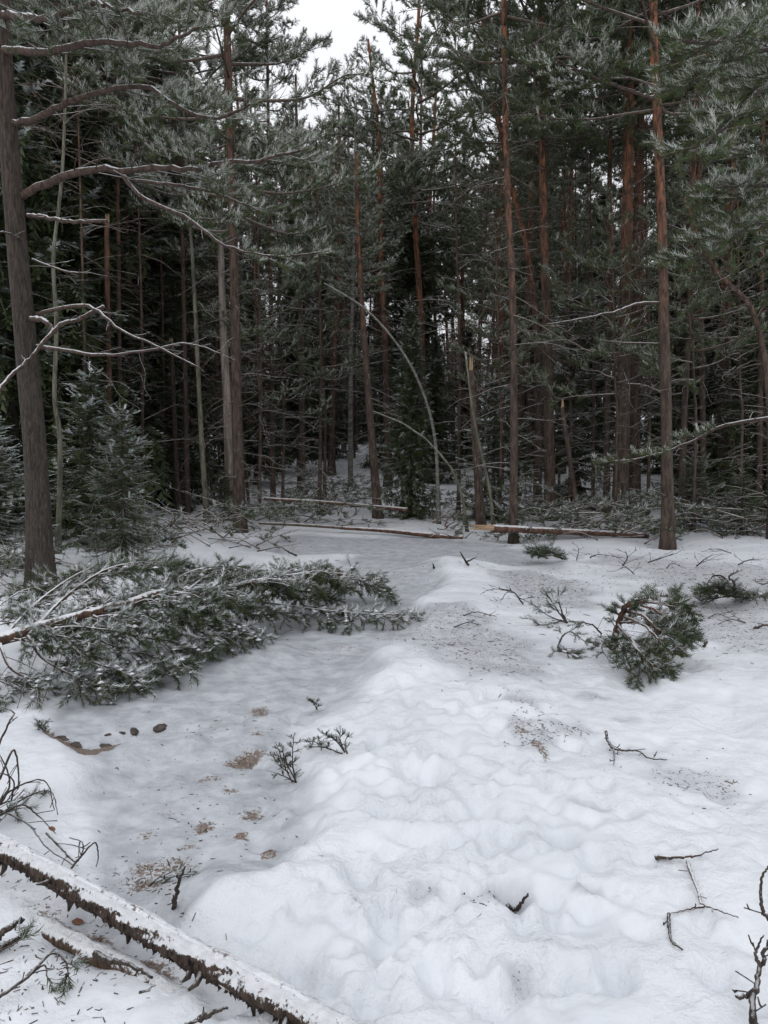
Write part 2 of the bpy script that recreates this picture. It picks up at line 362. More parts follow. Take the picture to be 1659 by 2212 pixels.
def link(name, me, parent=None, loc=None, **props):
    o = bpy.data.objects.new(name, me); C.objects.link(o)
    if parent: o.parent = parent
    if loc is not None: o.location = tuple(map(float, loc))
    for k, v in props.items(): o[k] = v
    return o
def thing(name, label, cat, loc, group=None):
    o = bpy.data.objects.new(name, None); C.objects.link(o); o.location = tuple(map(float, loc)); o.empty_display_size = .1
    o['label'] = label; o['category'] = cat
    if group: o['group'] = group
    return o

# needle templates: K thin triangles about the shoot axis (third coordinate)
def _templ(K, ln, wd, a0, a1, seed, axis=.55, flat=False):
    r = np.random.default_rng(seed); vs, up = [], []
    for k in range(K):
        ph = 2*math.pi*(k*.381966)+r.uniform(-.3, .3); ang = math.radians(r.uniform(a0, a1)); L = ln*r.uniform(.75, 1.15); z0 = axis*k/K
        d = np.array([math.cos(ph)*math.sin(ang), math.sin(ph)*math.sin(ang), math.cos(ang)])
        if flat:
            sg = 1 if k % 2 else -1; d = np.array([sg*math.sin(ang), r.uniform(-.25, .1), math.cos(ang)])
        side = np.cross(d, r.normal(size=3)); side /= np.linalg.norm(side)
        if flat: side = np.array([0, .25, 1.]) 
        p = np.array([0, 0, z0]); vs += [p-side*wd/2, p+side*wd/2, p+d*L]; up += [d, d, d]
    return np.array(vs), np.array(up)
TEMPL = {
    'near': [_templ(26, .44, .048, 26, 58, s, .75) for s in (1, 2, 3)],          # size = whole shoot length, about .1 m
    'mid': [_templ(17, .44, .085, 26, 60, s, .8) for s in (4, 5, 6)],
    'far': [_templ(9, .55, .17, 25, 65, s, .7) for s in (7, 8, 9)],
    'flat': [_templ(12, .24, .10, 45, 65, s, 1.0, True) for s in (10, 11, 12)],
    'flatfar': [_templ(7, .34, .26, 40, 65, s, 1.0, True) for s in (13, 14, 15)],
}
def unit(v): v = np.asarray(v, float); return v/(np.linalg.norm(v)+1e-9)
def smooth(pts, n):
    pts = np.asarray(pts, float)
    if len(pts) < 3: return pts[0]+(pts[-1]-pts[0])*np.linspace(0, 1, n)[:, None]
    p = np.vstack([2*pts[0]-pts[1], pts, 2*pts[-1]-pts[-2]]); u = np.linspace(0, len(pts)-1-1e-6, n); i = u.astype(int); t = (u-i)[:, None]
    a, b, c, d = p[i], p[i+1], p[i+2], p[i+3]
    return .5*(2*b+(c-a)*t+(2*a-5*b+4*c-d)*t*t+(3*b-a-3*c+d)*t**3)
def plen(p): return float(np.linalg.norm(np.diff(p, axis=0), axis=1).sum())

def limb(mb, pts, r0, r1, kind='mid', f0=.35, gap=.2, slen=.6, tsize=.12, tgap=.08, droop=0., lift=.25, frost=.2, sides=5, wood=1, bare=0., fork=.5, taper_len=True, sec0=.2, twr=.004, clump=0.):
    """a limb with side shoots; needles from fraction f0 of its length on. wood = material slot of the bark"""
    R = mb.rnd; pts = np.asarray(pts, float); L = plen(pts); n = max(4, int(L/.22)+1, 4*len(pts)-3 if L < 2 else 0)
    p = smooth(pts, n)
    if sides >= 6 and n > 4:
        m_ = int(n*2.2); p = smooth(p, m_); n = m_; p[1:-1] += mb.r.normal(0, min(.010, r0*.2), (n-2, 3))
    mb.tube(p, np.linspace(r0, r1, n)*(1+(mb.r.normal(0, .05, n) if sides >= 6 else 0)), sides, wood)
    seg = np.concatenate(([0], np.cumsum(np.linalg.norm(np.diff(p, axis=0), axis=1)))); seg /= seg[-1]
    at = lambda t: np.array([np.interp(t, seg, p[:, k]) for k in range(3)])
    t = sec0*R.uniform(.7, 1.2); sd = R.choice((-1, 1))
    while t < 1:
        q = at(t); tg = unit(at(min(1, t+.03))-at(max(0, t-.03))); sd = -sd
        side = unit(np.cross(tg, (0, 0, 1)))*sd
        l = slen*R.uniform(.55, 1.2)*((1-.62*t) if taper_len else 1)
        d = unit(tg*R.uniform(.35, .8)+side*R.uniform(.4, 1)+np.array([0, 0, lift*R.uniform(-.6, 1.3)]))
        m = 5; ss = np.linspace(0, 1, m)[:, None]; bend = np.array([R.uniform(-.15, .15), R.uniform(-.15, .15), R.uniform(-.1, .15)-droop])
        sp = q+d*l*ss+bend*l*ss**2
        mb.tube(sp, np.linspace(max(twr, r0*.22*(1-t*.6)), .0022, m), 3, wood, False)
        leafy = t > f0 and R.random() > bare
        if leafy:
            k = max(2, int(l/tgap)); tt = np.linspace(.28, 1, k); pos = np.array([np.interp(tt, ss[:, 0], sp[:, c]) for c in range(3)]).T
            dd = np.gradient(sp, axis=0)[np.minimum((tt*(m-1)).astype(int), m-1)]; dd = dd/np.linalg.norm(dd, axis=1)[:, None]
            dd = dd+mb.r.normal(0, .4, (k, 3))+np.array([0, 0, .38-droop*.6])
            mb.tufts(kind, pos, dd, tsize*mb.r.uniform(.8, 1.2, k), frost+mb.r.normal(0, .16, k))
            if clump:
                c = [i_ for i_ in range(k) if R.random() < clump]
                if c: mb.clumps(pos[c]+np.array([0, 0, tsize*.22]), tsize*mb.r.uniform(.09, .30, len(c)))
        for _ in range(3 if leafy else (1 if R.random() < .6 else 0)):
            if R.random() > fork+.3: continue
            s0 = R.uniform(.3, .8); b0 = q+d*l*s0+bend*l*s0**2; l2 = l*R.uniform(.25, .5)
            d2 = unit(d+mb.r.normal(0, .5, 3)+np.array([0, 0, .15-droop*.6]))
            mb.tube(np.array([b0, b0+d2*l2*.5, b0+d2*l2+np.array([0, 0, .02-droop*.08])]), [.0035, .003, .002], 3, wood, False)
            if leafy:
                k = max(1, int(l2/tgap)); tt = np.linspace(.4, 1, k)[:, None]
                mb.tufts(kind, b0+d2*l2*tt, d2+mb.r.normal(0, .35, (k, 3))+np.array([0, 0, .2-droop*.4]), tsize*mb.r.uniform(.8, 1.2, k), frost+mb.r.normal(0, .16, k))
        t += gap/L*R.uniform(.65, 1.35)
    if f0 < 1:
        mb.tufts(kind, p[-1:], unit(p[-1]-p[-2])[None], [tsize*1.2], [frost])

# ------------------------------------------------------------------ ground
def build_ground():
    def axis(a, step0, fine, b, g):
        r = [a]; s = step0
        while r[-1] < b:
            if r[-1] > fine: s *= g
            r.append(r[-1]+s)
        return np.array(r)
    ys = axis(.7, .022, 3.2, 15, 1.0085); ys = np.concatenate([np.linspace(-30, .6, 14), ys, axis(ys[-1]+.3, .35, 16, 160, 1.06)])
    xr = axis(0, .022, 2.2, 11, 1.018); xr = np.concatenate([xr, axis(xr[-1]+.5, .6, 11, 120, 1.1)]); xs = np.concatenate([-xr[:0:-1], xr])
    X, Y = np.meshgrid(xs, ys); Z = H(X, Y)
    ny, nx = X.shape; V = np.stack([X, Y, Z], -1).reshape(-1, 3)
    i = np.arange(ny-1)[:, None]*nx; j = np.arange(nx-1)[None]
    mb = MB(); mb.add(V, None, np.stack([i+j, i+j+1, i+nx+j+1, i+nx+j], -1).reshape(-1, 4))
    me = mb.mesh('snow_ground', [M_GROUND])
    x, y = V[:, 0], V[:, 1]
    path = np.maximum(mask(x, y, PATH_LEFT, .35, .55), mask(x, y, PATH_FAR, .4, .5))
    dirt = .42*path
    for k, q in enumerate(PATH_RIGHT):
        w = mask(x, y, q, .6, .9); path = np.maximum(path, w*(.8 if k < 2 else .6)); dirt = np.maximum(dirt, w*(.85 if k < 2 else .85))
    for u, v, rx, ry, dd in ((1120, 1530, .13, .16, .85), (1150, 1610, .13, .25, .95), (1230, 1590, .16, .12, .8), (1275, 1510, .13, .1, .75), (1500, 1690, .26, .17, .8), (1090, 1975, .10, .09, .8), (1040, 1440, .2, .2, .6),
                             (1270, 1760, .09, .06, .6), (860, 1250, .3, .6, .7), (1215, 1855, .05, .06, .7), (915, 1960, .06, .06, .7), (1120, 2125, .04, .05, .8), (700, 1400, .5, .3, .6), (1270, 1960, .06, .05, .7), (1360, 1560, .1, .06, .5), (350, 1860, .2, .12, .85), (320, 1900, .14, .1, .9), (640, 1240, .9, .4, .5)):
        w = 1-sstep(.5, 1.15, ell(x, y, u, v, rx, ry)+.6*fbm(x*6, y*6, 71)); dirt = np.maximum(dirt, dd*w); path = np.maximum(path, .6*w)
    soil = np.zeros(len(x))
    for u, v, rx, ry, ro, dd in ((530, 1622, .075, .13, -.5, .62), (565, 1525, .06, .1, -.3, .5), (470, 1545, .09, .07, 0, .3), (560, 1572, .05, .1, -.2, .45), (440, 1770, .055, .06, -.4, .55), (545, 1745, .045, .085, -.35, .55), (520, 1790, .035, .05, -.35, .7),
                                 (455, 1668, .08, .05, .2, .45), (500, 1690, .05, .04, 0, .5), (320, 1790, .05, .07, 0, .42), (580, 1835, .035, .05, 0, .5), (350, 1860, .13, .06, .2, .45), (410, 1812, .07, .025, .1, .4), (330, 1895, .1, .05, .3, .5), (1160, 1640, .03, .1, .2, .5), (1130, 1602, .04, .04, 0, .5),
                                 (265, 1840, .05, .03, 0, .4), (365, 1745, .05, .05, 0, .32), (705, 1880, .03, .03, 0, .35), (750, 1390, .14, .1, 0, .35), (180, 2010, .25, .05, -.6, .5), (300, 2080, .2, .05, -.6, .55), (1090, 1960, .03, .03, 0, .7), (1030, 1535, .03, .05, 0, .6), (880, 1450, .04, .03, 0, .5)):
        soil = np.maximum(soil, dd*(1-sstep(.35, 1.2, ell(x, y, u, v, rx*1.25, ry*1.25, ro)+.6*fbm(x*9, y*9, 77)))*1.25)
    EDGE = pl((95, 1572, .015), (118, 1585, .03), (150, 1605, .04), (185, 1622, .045), (222, 1608, .03), (262, 1582, .022), (300, 1572, .022), (360, 1566, .03), (420, 1563, .015))
    soil = np.maximum(soil, 1.0*(1-sstep(.7, 1.5, pd(x, y, EDGE)+.8*fbm(x*10, y*10, 79))))
    fl = sstep(11.5, 15, y+.6*fbm(x, y, 81)*3); dirt = np.maximum(dirt, fl*.55)
    soil = np.maximum(soil, fl*.25*sstep(14, 20, y))
    for nm, a in (('path', np.clip(path, 0, 1)), ('dirt', dirt), ('soil', soil)):
        me.attributes.new(nm, 'FLOAT', 'POINT').data.foreach_set('value', a.astype(np.float32))
    o = link('snow_ground', me); o['kind'] = 'structure'
    def look(px, py):
        px = np.asarray(px, float); py = np.asarray(py, float)
        i = np.clip(np.searchsorted(xs, px)-1, 0, nx-2); j = np.clip(np.searchsorted(ys, py)-1, 0, ny-2)
        fx = (px-xs[i])/(xs[i+1]-xs[i]); fy = (py-ys[j])/(ys[j+1]-ys[j])
        return (Z[j, i]*(1-fx)+Z[j, i+1]*fx)*(1-fy)+(Z[j+1, i]*(1-fx)+Z[j+1, i+1]*fx)*fy
    return look
H = build_ground()

# ------------------------------------------------------------------ crown and twig prototypes (origin at the foot of the crown, axis = z)
def pine_crown(seed, hc, lmax, nb, kind, dens=1., tsize=.13, frost=.2, low=-.1):
    mb = MB(seed); R = mb.rnd
    for i in range(nb):
        t = (i+R.random())/nb; z = hc*t**1.05
        prof = (.62+.5*math.sin(math.pi*min(1, t*1.15+.12)))*(1-t**3*.82)
        L = lmax*prof*R.uniform(.65, 1.1); az = i*2.399+R.uniform(-.5, .5)
        el = low+.75*t+R.uniform(-.18, .22); d = np.array([math.cos(az)*math.cos(el), math.sin(az)*math.cos(el), math.sin(el)])
        s = np.linspace(0, 1, 5)[:, None]; pts = np.array([0, 0, z])+d*L*s+np.array([0, 0, 1])*L*(.22*s**2-.10*s)+mb.r.normal(0, .05*L, (5, 3))*s
        limb(mb, pts, .008+.008*L, .003, kind, .30, .13/dens, .66*(1-.3*t)*min(1, L/1.6+.3), tsize, .055/dens, 0, .35, frost+.05*t)
    mb.flush(0)
    return mb.mesh('crown', [M_NPINE, M_TWIG])
def spruce_crown(seed, hc, lmax, kind='flatfar', frost=.05, gapz=.22, hang=.5, per=6, size=.2, z0=0., steep=1.):
    mb = MB(seed); R = mb.rnd; z = z0
    while z < hc*.985:
        t = z/hc; L0 = lmax*(1-t)**(.85*steep)*(.86 if t < .06 else 1)
        for k in range(per):
            L = L0*R.uniform(.7, 1.1)+.08; az = k*2*math.pi/per+R.uniform(-.5, .5)+z*3
            el = .55*t-.18+R.uniform(-.12, .12); d = np.array([math.cos(az)*math.cos(el), math.sin(az)*math.cos(el), math.sin(el)])
            zz = z+R.uniform(-.1, .1); s = np.linspace(0, 1, 5)[:, None]
            p = np.array([0, 0, max(.02, zz)])+d*L*s+np.array([0, 0, 1])*L*(-.30*s+.20*s**3)
            p[:, 2] = np.maximum(p[:, 2], .04)
            mb.tube(p, np.linspace(.008+.006*L, .003, 5), 3, 1, False)
            n = max(3, int(L/(size*.36))); tt = np.linspace(.12, 1, n)
            pos = np.array([np.interp(tt, s[:, 0], p[:, c]) for c in range(3)]).T
            tg = np.gradient(p, axis=0)[np.minimum((tt*4).astype(int), 4)]; tg /= np.linalg.norm(tg, axis=1)[:, None]
            sd = np.cross(tg, [0, 0, 1.])*np.where(np.arange(n) % 2, 1, -1)[:, None]
            w = np.sin(np.pi*np.clip(tt*.8+.15, 0, 1))[:, None]
            for q in range(2):
                dd = tg*.7+sd*(1. if q == 0 else -.8)*w-np.array([0, 0, hang])*(R.random()*.8)+mb.r.normal(0, .15, (n, 3))
                mb.tufts(kind, pos, dd, size*mb.r.uniform(.8, 1.5, n), frost+.25*tt-.12+mb.r.normal(0, .15, n))
            m = max(1, n//2); k2 = mb.r.integers(0, n, m)
            mb.tufts(kind, pos[k2], np.array([0, 0, -1.])+mb.r.normal(0, .25, (m, 3)), size*mb.r.uniform(.9, 1.9, m)*(.4+hang), np.full(m, frost-.3))
        z += gapz*R.uniform(.7, 1.3)*(1-.45*t)
    mb.tufts(kind, [(0, 0, hc-.02), (0, 0, hc+.1)], [(0, 0, 1), (0, 0, 1)], [size, size], [frost, frost])
    mb.flush(0)
    return mb.mesh('crown', [M_NSPRUCE, M_TWIG])
def dead_twigs(seed, h, n, lmax, z0=.6, up=.0):
    mb = MB(seed); R = mb.rnd
    for i in range(n):
        z = z0+(h-z0)*((i+R.random())/n); az = R.uniform(0, 6.283); L = lmax*R.uniform(.25, 1.)
        el = R.uniform(-.55, .65)+up; d = np.array([math.cos(az)*math.cos(el), math.sin(az)*math.cos(el), math.sin(el)]); s = np.linspace(0, 1, 5)[:, None]
        p = np.array([0, 0, z])+d*L*s+np.array([0, 0, -.25*L])*s**2+mb.r.normal(0, .04*L, (5, 3))*s
        limb(mb, p, .004+.004*L, .002, 'far', 2., .16, .45, sec0=.2, sides=4, wood=0, twr=.0026)
    return mb.mesh('twigs', [M_TWIG])
def bare_crown(seed, h, lmax, n, up=.7, m=None, dense=.2, tw=.004):
    mb = MB(seed); R = mb.rnd
    for i in range(n):
        t = (i+R.random())/n; z = h*(.05+.93*t); az = i*2.4+R.uniform(-.5, .5); L = lmax*(1-.75*t)*R.uniform(.6, 1.1)
        el = up+R.uniform(-.2, .25); d = np.array([math.cos(az)*math.cos(el), math.sin(az)*math.cos(el), math.sin(el)]); s = np.linspace(0, 1, 5)[:, None]
        p = np.array([0, 0, z])+d*L*s+np.array([0, 0, -.3*L])*s**2.5+mb.r.normal(0, .04*L, (5, 3))*s
        limb(mb, p, .006+.005*L, .003, 'far', 2., dense, .75, lift=.35, sec0=.15, sides=3, wood=0, twr=tw, fork=.9)
    return mb.mesh('crown', [m or M_TWIG_BARE])
PINES = [pine_crown(100+i, hc, lm, nb, 'mid', 1.0, .17, fr) for i, (hc, lm, nb, fr) in enumerate(((7.5, 2.3, 46, .06), (8.5, 2.6, 52, .02), (6.5, 2.0, 42, .12), (7.5, 2.9, 46, .04)))]
FARPINES = [pine_crown(120+i, 7.5, lm, nb, 'far', .8, .24, .04) for i, (lm, nb) in enumerate(((2.2, 40), (2.7, 44)))]
LOWPINES = [pine_crown(130+i, hc, lm, nb, 'mid', .9, .14, .0, low=.05) for i, (hc, lm, nb) in enumerate(((4.5, 1.5, 26), (3.8, 1.9, 22)))]
SPRUCES = [spruce_crown(140, 12, 2.1, gapz=.30, size=.26, hang=.8), spruce_crown(141, 9, 1.7, gapz=.26, size=.22, hang=.7), spruce_crown(142, 14, 2.3, gapz=.36, size=.3, hang=1.0, z0=1.5)]
YOUNG = [spruce_crown(150, 2.2, .95, 'flat', .12, .13, .25, 7, .13, steep=.8), spruce_crown(151, 1.6, .7, 'flat', .08, .12, .2, 6, .12), spruce_crown(152, 3.6, 1.3, 'flatfar', .1, .24, .3, 5, .17)]
TWIGS = [dead_twigs(160+i, 7.5, n, l) for i, (n, l) in enumerate(((36, 1.15), (46, 1.4), (30, 1.0), (52, 1.6)))]
BARE = [bare_crown(170, 7, 1.5, 44, dense=.13, tw=.003), bare_crown(171, 5, 1.4, 36, .5, dense=.12, tw=.003), bare_crown(172, 4, 1.2, 28, .35, dense=.13, tw=.003)]
FARBIRCH = bare_crown(175, 9, 2.0, 64, .85, M_PALETWIG, .17, .008)

def trunk_mesh(path, r0, r1, mat, sides=9, bark=.06, seed=0, flare=.5, step=.3):
    mb = MB(seed); L = plen(np.asarray(path)); n = max(6, int(L/step)); p = smooth(path, n)
    s = np.concatenate(([0], np.cumsum(np.linalg.norm(np.diff(p, axis=0), axis=1))))
    r = r0+(r1-r0)*(s/s[-1])**.9; r = r*(1+flare*np.exp(-s/(r0*3.2)))
    mb.tube(p, r, sides, 0, True, bark, seed); return mb.mesh('trunk', [mat])
def aligned(o, base, tip, href):
    """set a crown or twig child so that its z axis runs from base to tip; href = its own height"""
    d = Vector(tip)-Vector(base); L = d.length; q = Vector((0, 0, 1)).rotation_difference(d.normalized())
    o.rotation_mode = 'QUATERNION'; o.rotation_quaternion = q; o.location = Vector(base); o.scale = (L/href,)*3
HREF = {}
for m, h in zip(PINES, (7.5, 8.5, 6.5, 7.5)): HREF[m.name] = h
for m in FARPINES: HREF[m.name] = 7.5
for m, h in zip(LOWPINES, (4.5, 3.8)): HREF[m.name] = h
for m, h in zip(SPRUCES, (12, 9, 14)): HREF[m.name] = h
for m in TWIGS: HREF[m.name] = 7.5
for m, h in zip(BARE, (7, 5, 4)): HREF[m.name] = h
HREF[FARBIRCH.name] = 9

KEYPOS = []
def key_tree(name, label, cat, uvs, y, wpx, Htot, mat, rust=.8, crown=None, cb=7., frost=1., twig=None, top=None, bark=.05, sides=10, spin=0., group=None, tw=1., lean=0., r1=None, cw=1.):
    """uvs: trunk line in the photograph from foot upward, all at distance y (plus lean m per m of height)"""
    u0, v0 = uvs[0]; b = P(u0, v0, y); b[2] = float(H(b[0], b[1]))-.06
    pts = [b]
    for u, v in uvs[1:]:
        q = P(u, v, y); q[1] += lean*(q[2]-b[2]); q = P(u, v, q[1]); pts.append(q)
    if top is None and pts[-1][2]-b[2] < Htot:
        d = unit(pts[-1]-pts[-2]); d = unit(d*.7+np.array([0, 0, .5])); pts.append(pts[-1]+d*(Htot-(pts[-1][2]-b[2]))/max(d[2], .3))
    pts = np.array(pts)-b
    root = thing(name, label, cat, b, group); r0 = wpx*y/FPX/2
    link('trunk', trunk_mesh(pts, r0, r1 if r1 else r0*.28, mat, sides, bark, int(u0)), root, rust=rust)
    sm = smooth(pts, 60)
    atz = lambda z: sm[int(np.argmin(np.abs(sm[:, 2]-z)))]
    if crown is not None:
        o = link('crown', crown, root, frost_level=frost, rust=0.); aligned(o, atz(cb), sm[-1], HREF[crown.name]); o.scale = (o.scale[2]*cw, o.scale[2]*cw, o.scale[2])
        o.rotation_quaternion = o.rotation_quaternion @ Matrix.Rotation(spin, 4, 'Z').to_quaternion()
    if twig is not None:
        o = link('twigs', twig, root, kind='stuff', rust=0.); z1 = min(cb+.4, sm[-1][2]); aligned(o, atz(.0), atz(z1), HREF[twig.name]); s = o.scale[2]; o.scale = (tw*max(.7, s), tw*max(.7, s), s)
        o.rotation_quaternion = o.rotation_quaternion @ Matrix.Rotation(spin*1.7+u0, 4, 'Z').to_quaternion()
    KEYPOS.append((b[0], b[1])); root['_r'] = r0; del root['_r']
    return root, b, pts, atz

# ------------------------------------------------------------------ the big pine at the left with its limbs
bp, bb, _, _ = key_tree('pine_tree', 'thick grey-barked pine standing over the fallen pine top, with bare crooked limbs', 'tree', [(88, 1268), (78, 1000), (55, 740), (35, 500), (15, 250), (0, 0)], 8.4, 53, 13, M_PINE_NEAR, .6, PINES[3], 7.3, 1.3, None, bark=.035, sides=28, spin=1.)
def near_limb(parent, b, uvy, r0, r1, name='branch', mat=M_LIMB, **kw):
    mb = MB(int(abs(uvy[0][0]*7+uvy[0][1]))); pts = np.array([P(*q) for q in uvy])-b
    kw.setdefault('f0', .5); limb(mb, pts, r0, r1, kw.pop('kind', 'near'), sides=7, **kw); mb.flush(0)
    return mb.obj(name, [M_NPINE, mat], parent, rust=0., frost_level=kw.get('fl', 1.25))
NL = dict(gap=.11, slen=.85, tsize=.11, tgap=.045, frost=.22)
near_limb(bp, bb, [(45, 425, 8.4), (120, 388, 8.3), (215, 365, 8.1), (255, 370, 8.0), (330, 362, 7.8), (410, 368, 7.6), (480, 352, 7.4), (560, 345, 7.2), (650, 325, 7.0)], .042, .010, **NL)
near_limb(bp, bb, [(262, 372, 8.0), (305, 425, 7.9), (400, 468, 7.8), (480, 528, 7.7), (580, 552, 7.6), (690, 545, 7.5)], .022, .006, **{**NL, 'slen': .6, 'f0': .6})
near_limb(bp, bb, [(290, 390, 7.95), (420, 406, 7.8), (500, 430, 7.7), (560, 455, 7.6)], .018, .006, **{**NL, 'slen': .6, 'f0': .5})
near_limb(bp, bb, [(10, 265, 8.4), (60, 262, 8.3), (110, 240, 8.1), (160, 215, 8.0), (270, 188, 7.8), (330, 195, 7.7), (400, 240, 7.5), (480, 255, 7.3), (540, 225, 7.1)], .038, .009, **{**NL, 'f0': .4})
near_limb(bp, bb, [(0, 110, 8.4), (110, 110, 7.8), (230, 90, 7.3), (340, 100, 7.0), (430, 60, 6.8)], .04, .01, **{**NL, 'f0': .2, 'slen': 1.0})
near_limb(bp, bb, [(0, 30, 8.4), (100, 40, 7.6), (200, 10, 7.0), (300, 30, 6.6)], .04, .01, **{**NL, 'f0': .15, 'slen': 1.0})
near_limb(bp, bb, [(300, 180, 7.8), (280, 120, 7.9), (265, 70, 8.0), (300, 10, 8.1)], .02, .006, **{**NL, 'f0': .3})
DL = dict(f0=2., gap=.2, slen=.42, sec0=.3, twr=.003, fork=.9)
near_limb(bp, bb, [(60, 465, 8.4), (100, 470, 8.2), (150, 478, 8.0), (232, 478, 7.8)], .024, .016, **{**DL, 'slen': .25})
near_limb(bp, bb, [(78, 682, 8.4), (150, 662, 8.0), (205, 668, 7.8), (260, 712, 7.7), (340, 748, 7.6), (440, 800, 7.5)], .022, .006, **DL)
near_limb(bp, bb, [(78, 748, 8.4), (160, 760, 8.1), (230, 768, 7.9), (320, 757, 7.7), (400, 742, 7.6), (480, 765, 7.5)], .022, .006, **DL)
near_limb(bp, bb, [(-30, 880, 7.2), (20, 815, 7.5), (70, 770, 7.7), (125, 705, 7.9), (170, 690, 8.0), (225, 662, 8.0)], .016, .022, **{**DL, 'slen': .3})
near_limb(bp, bb, [(60, 690, 8.4), (92, 690, 8.0), (118, 718, 7.9)], .028, .02, **{**DL, 'slen': .1})
near_limb(bp, bb, [(70, 560, 8.4), (140, 585, 8.0), (200, 590, 7.8)], .012, .004, **DL)
near_limb(bp, bb, [(50, 520, 8.4), (0, 500, 8.0), (-60, 520, 7.8)], .014, .004, **DL)

# ------------------------------------------------------------------ trees one can tell apart
KT = key_tree
KT('sapling', 'slender crooked grey-green stem just right of the thick left pine', 'tree', [(122, 1135), (130, 960), (118, 860), (122, 700), (115, 560), (130, 420), (140, 250)], 10.5, 13, 8, M_GREYSTEM, .3, BARE[2], 4.5, 1, TWIGS[2], tw=.5, sides=8)
KT('snapped_pine', 'bright rust pine stem snapped off above the young snowy spruce', 'tree', [(238, 1000), (234, 760), (231, 560), (231, 478)], 14, 13, 3, M_REDLOG, 1, None, 4, 1, TWIGS[2], top=1, sides=8, r1=.045, tw=.6)
KT('snapped_pine', 'thin brown pine stem snapped off at mid height, left of the slender grey sapling', 'tree', [(384, 1080), (378, 940), (370, 740)], 16, 12, 3, M_PINE, .9, None, 3, 1, TWIGS[2], top=1, sides=8, r1=.04, tw=.6)
KT('sapling', 'tall slender yellowish-grey stem left of the pale barkless trunk', 'tree', [(447, 1110), (435, 940), (425, 740), (416, 560), (405, 400)], 14, 13, 8, M_GREYSTEM, .5, BARE[0], 5, 1, TWIGS[2], tw=.5, sides=8)
KT('dead_tree', 'pale barkless dead trunk standing against a dark pine', 'tree', [(499, 1095), (492, 900), (482, 700), (477, 545), (470, 440)], 14.6, 23, 6.6, M_DEADWOOD, .6, None, 6, 1, TWIGS[1], top=1, sides=10, tw=.7, r1=.05)
KT('pine_tree', 'dark brown pine touching the pale barkless trunk', 'tree', [(519, 1142), (512, 900), (506, 600), (497, 300), (492, 120)], 13.3, 26, 14, M_PINE, .25, PINES[1], 4.7, 1.5, TWIGS[3], sides=12, spin=2.2, cw=.8)
KT('pine_tree', 'thin dark pine in the gap right of the pale barkless trunk', 'tree', [(590, 1085), (588, 900), (585, 650), (580, 300)], 17, 13, 12, M_PINE, .4, PINES[0], 7.1, 1.2, TWIGS[1], spin=.5, cw=.6)
KT('pine_tree', 'straight dark trunk at the left end of the thin fallen trunk', 'tree', [(650, 1078), (652, 900), (648, 600), (640, 240)], 19, 17, 9.4, M_PINE, .3, PINES[2], 7.6, 1.2, TWIGS[0], spin=3, cw=.6)
KT('birch_tree', 'mottled black and white birch stem in the middle of the wood', 'tree', [(757, 1050), (757, 900), (758, 760), (762, 640), (766, 420)], 20, 12, 9, M_BIRCH, .6, BARE[0], 5, 1, TWIGS[2], sides=8)
KT('pine_tree', 'rust-stemmed pine rising behind the foot of the arching birch', 'tree', [(817, 1135), (806, 980), (792, 800), (778, 600), (772, 440), (770, 330)], 14.5, 20, 6.5, M_PINE, 1, PINES[2], 3.9, 1.0, TWIGS[1], top=1, sides=11, spin=4, r1=.03)
KT('pine_tree', 'tall open-crowned pine with an orange upper stem at the gap of sky', 'tree', [(838, 1090), (832, 760), (822, 520), (818, 300), (795, 85)], 21, 17, 13.0, M_PINE, 1, PINES[0], 6.3, 1.15, TWIGS[0], top=1, spin=1.4, cw=1.)
KT('pine_tree', 'tall pine with a sparse crown beside the open-crowned one', 'tree', [(925, 1090), (910, 700), (897, 480), (890, 260), (905, 20)], 22, 17, 15, M_PINE, .9, PINES[3], 6.7, 1.1, TWIGS[1], spin=.2, cw=.85)
KT('birch_tree', 'white birch stem arching over to the left', 'tree', [(948, 1085), (944, 1000), (935, 920), (915, 850), (885, 785), (840, 720), (780, 660), (700, 612)], 14, 9, 2, M_BIRCH, .6, None, 3, 1, None, top=1, sides=8, r1=.012)
KT('birch_tree', 'thin grey birch bent low under the arching white one', 'tree', [(1010, 1155), (1000, 1080), (980, 1020), (945, 975), (890, 925), (805, 888)], 13, 7, 2, M_GREYSTEM, .6, None, 3, 1, None, top=1, sides=7, r1=.01)
KT('snapped_pine', 'broken pine with a bright splintered top in the middle of the wood', 'tree', [(1040, 1145), (1030, 1000), (1022, 880), (1018, 800)], 13.6, 19, 2, M_PINE, .5, None, 3, 1, TWIGS[2], top=1, sides=10, r1=.05, tw=.7)
KT('sapling', 'thin leaning stem just right of the splintered broken pine', 'tree', [(1068, 1140), (1058, 1060), (1035, 960), (1020, 880), (1005, 760)], 13, 9, 4, M_GREYSTEM, .3, None, 3, 1, None, top=1, sides=7, r1=.015)
KT('pine_tree', 'slim straight pine at the clearing edge beside the split red log', 'tree', [(1109, 1168), (1110, 900), (1106, 600), (1098, 450), (1090, 150)], 12.2, 19, 13, M_PINE, .75, PINES[2], 6.4, 0.70, TWIGS[1], sides=11, spin=2.4, cw=.75)
KT('pine_tree', 'orange pine leaning left across the straight trunks behind the red log', 'tree', [(1160, 1090), (1163, 900), (1158, 700), (1138, 540), (1105, 400), (1080, 280), (1055, 150)], 15.5, 19, 11, M_PINE, 1, PINES[1], 5.7, 0.77, TWIGS[0], sides=10, spin=5, cw=.6)
KT('pine_tree', 'dark straight pine right of the leaning orange one', 'tree', [(1190, 1100), (1183, 800), (1175, 500), (1172, 280), (1170, 100)], 15, 25, 14, M_PINE, .75, PINES[3], 6.7, 0.70, TWIGS[1], sides=11, spin=3.1)
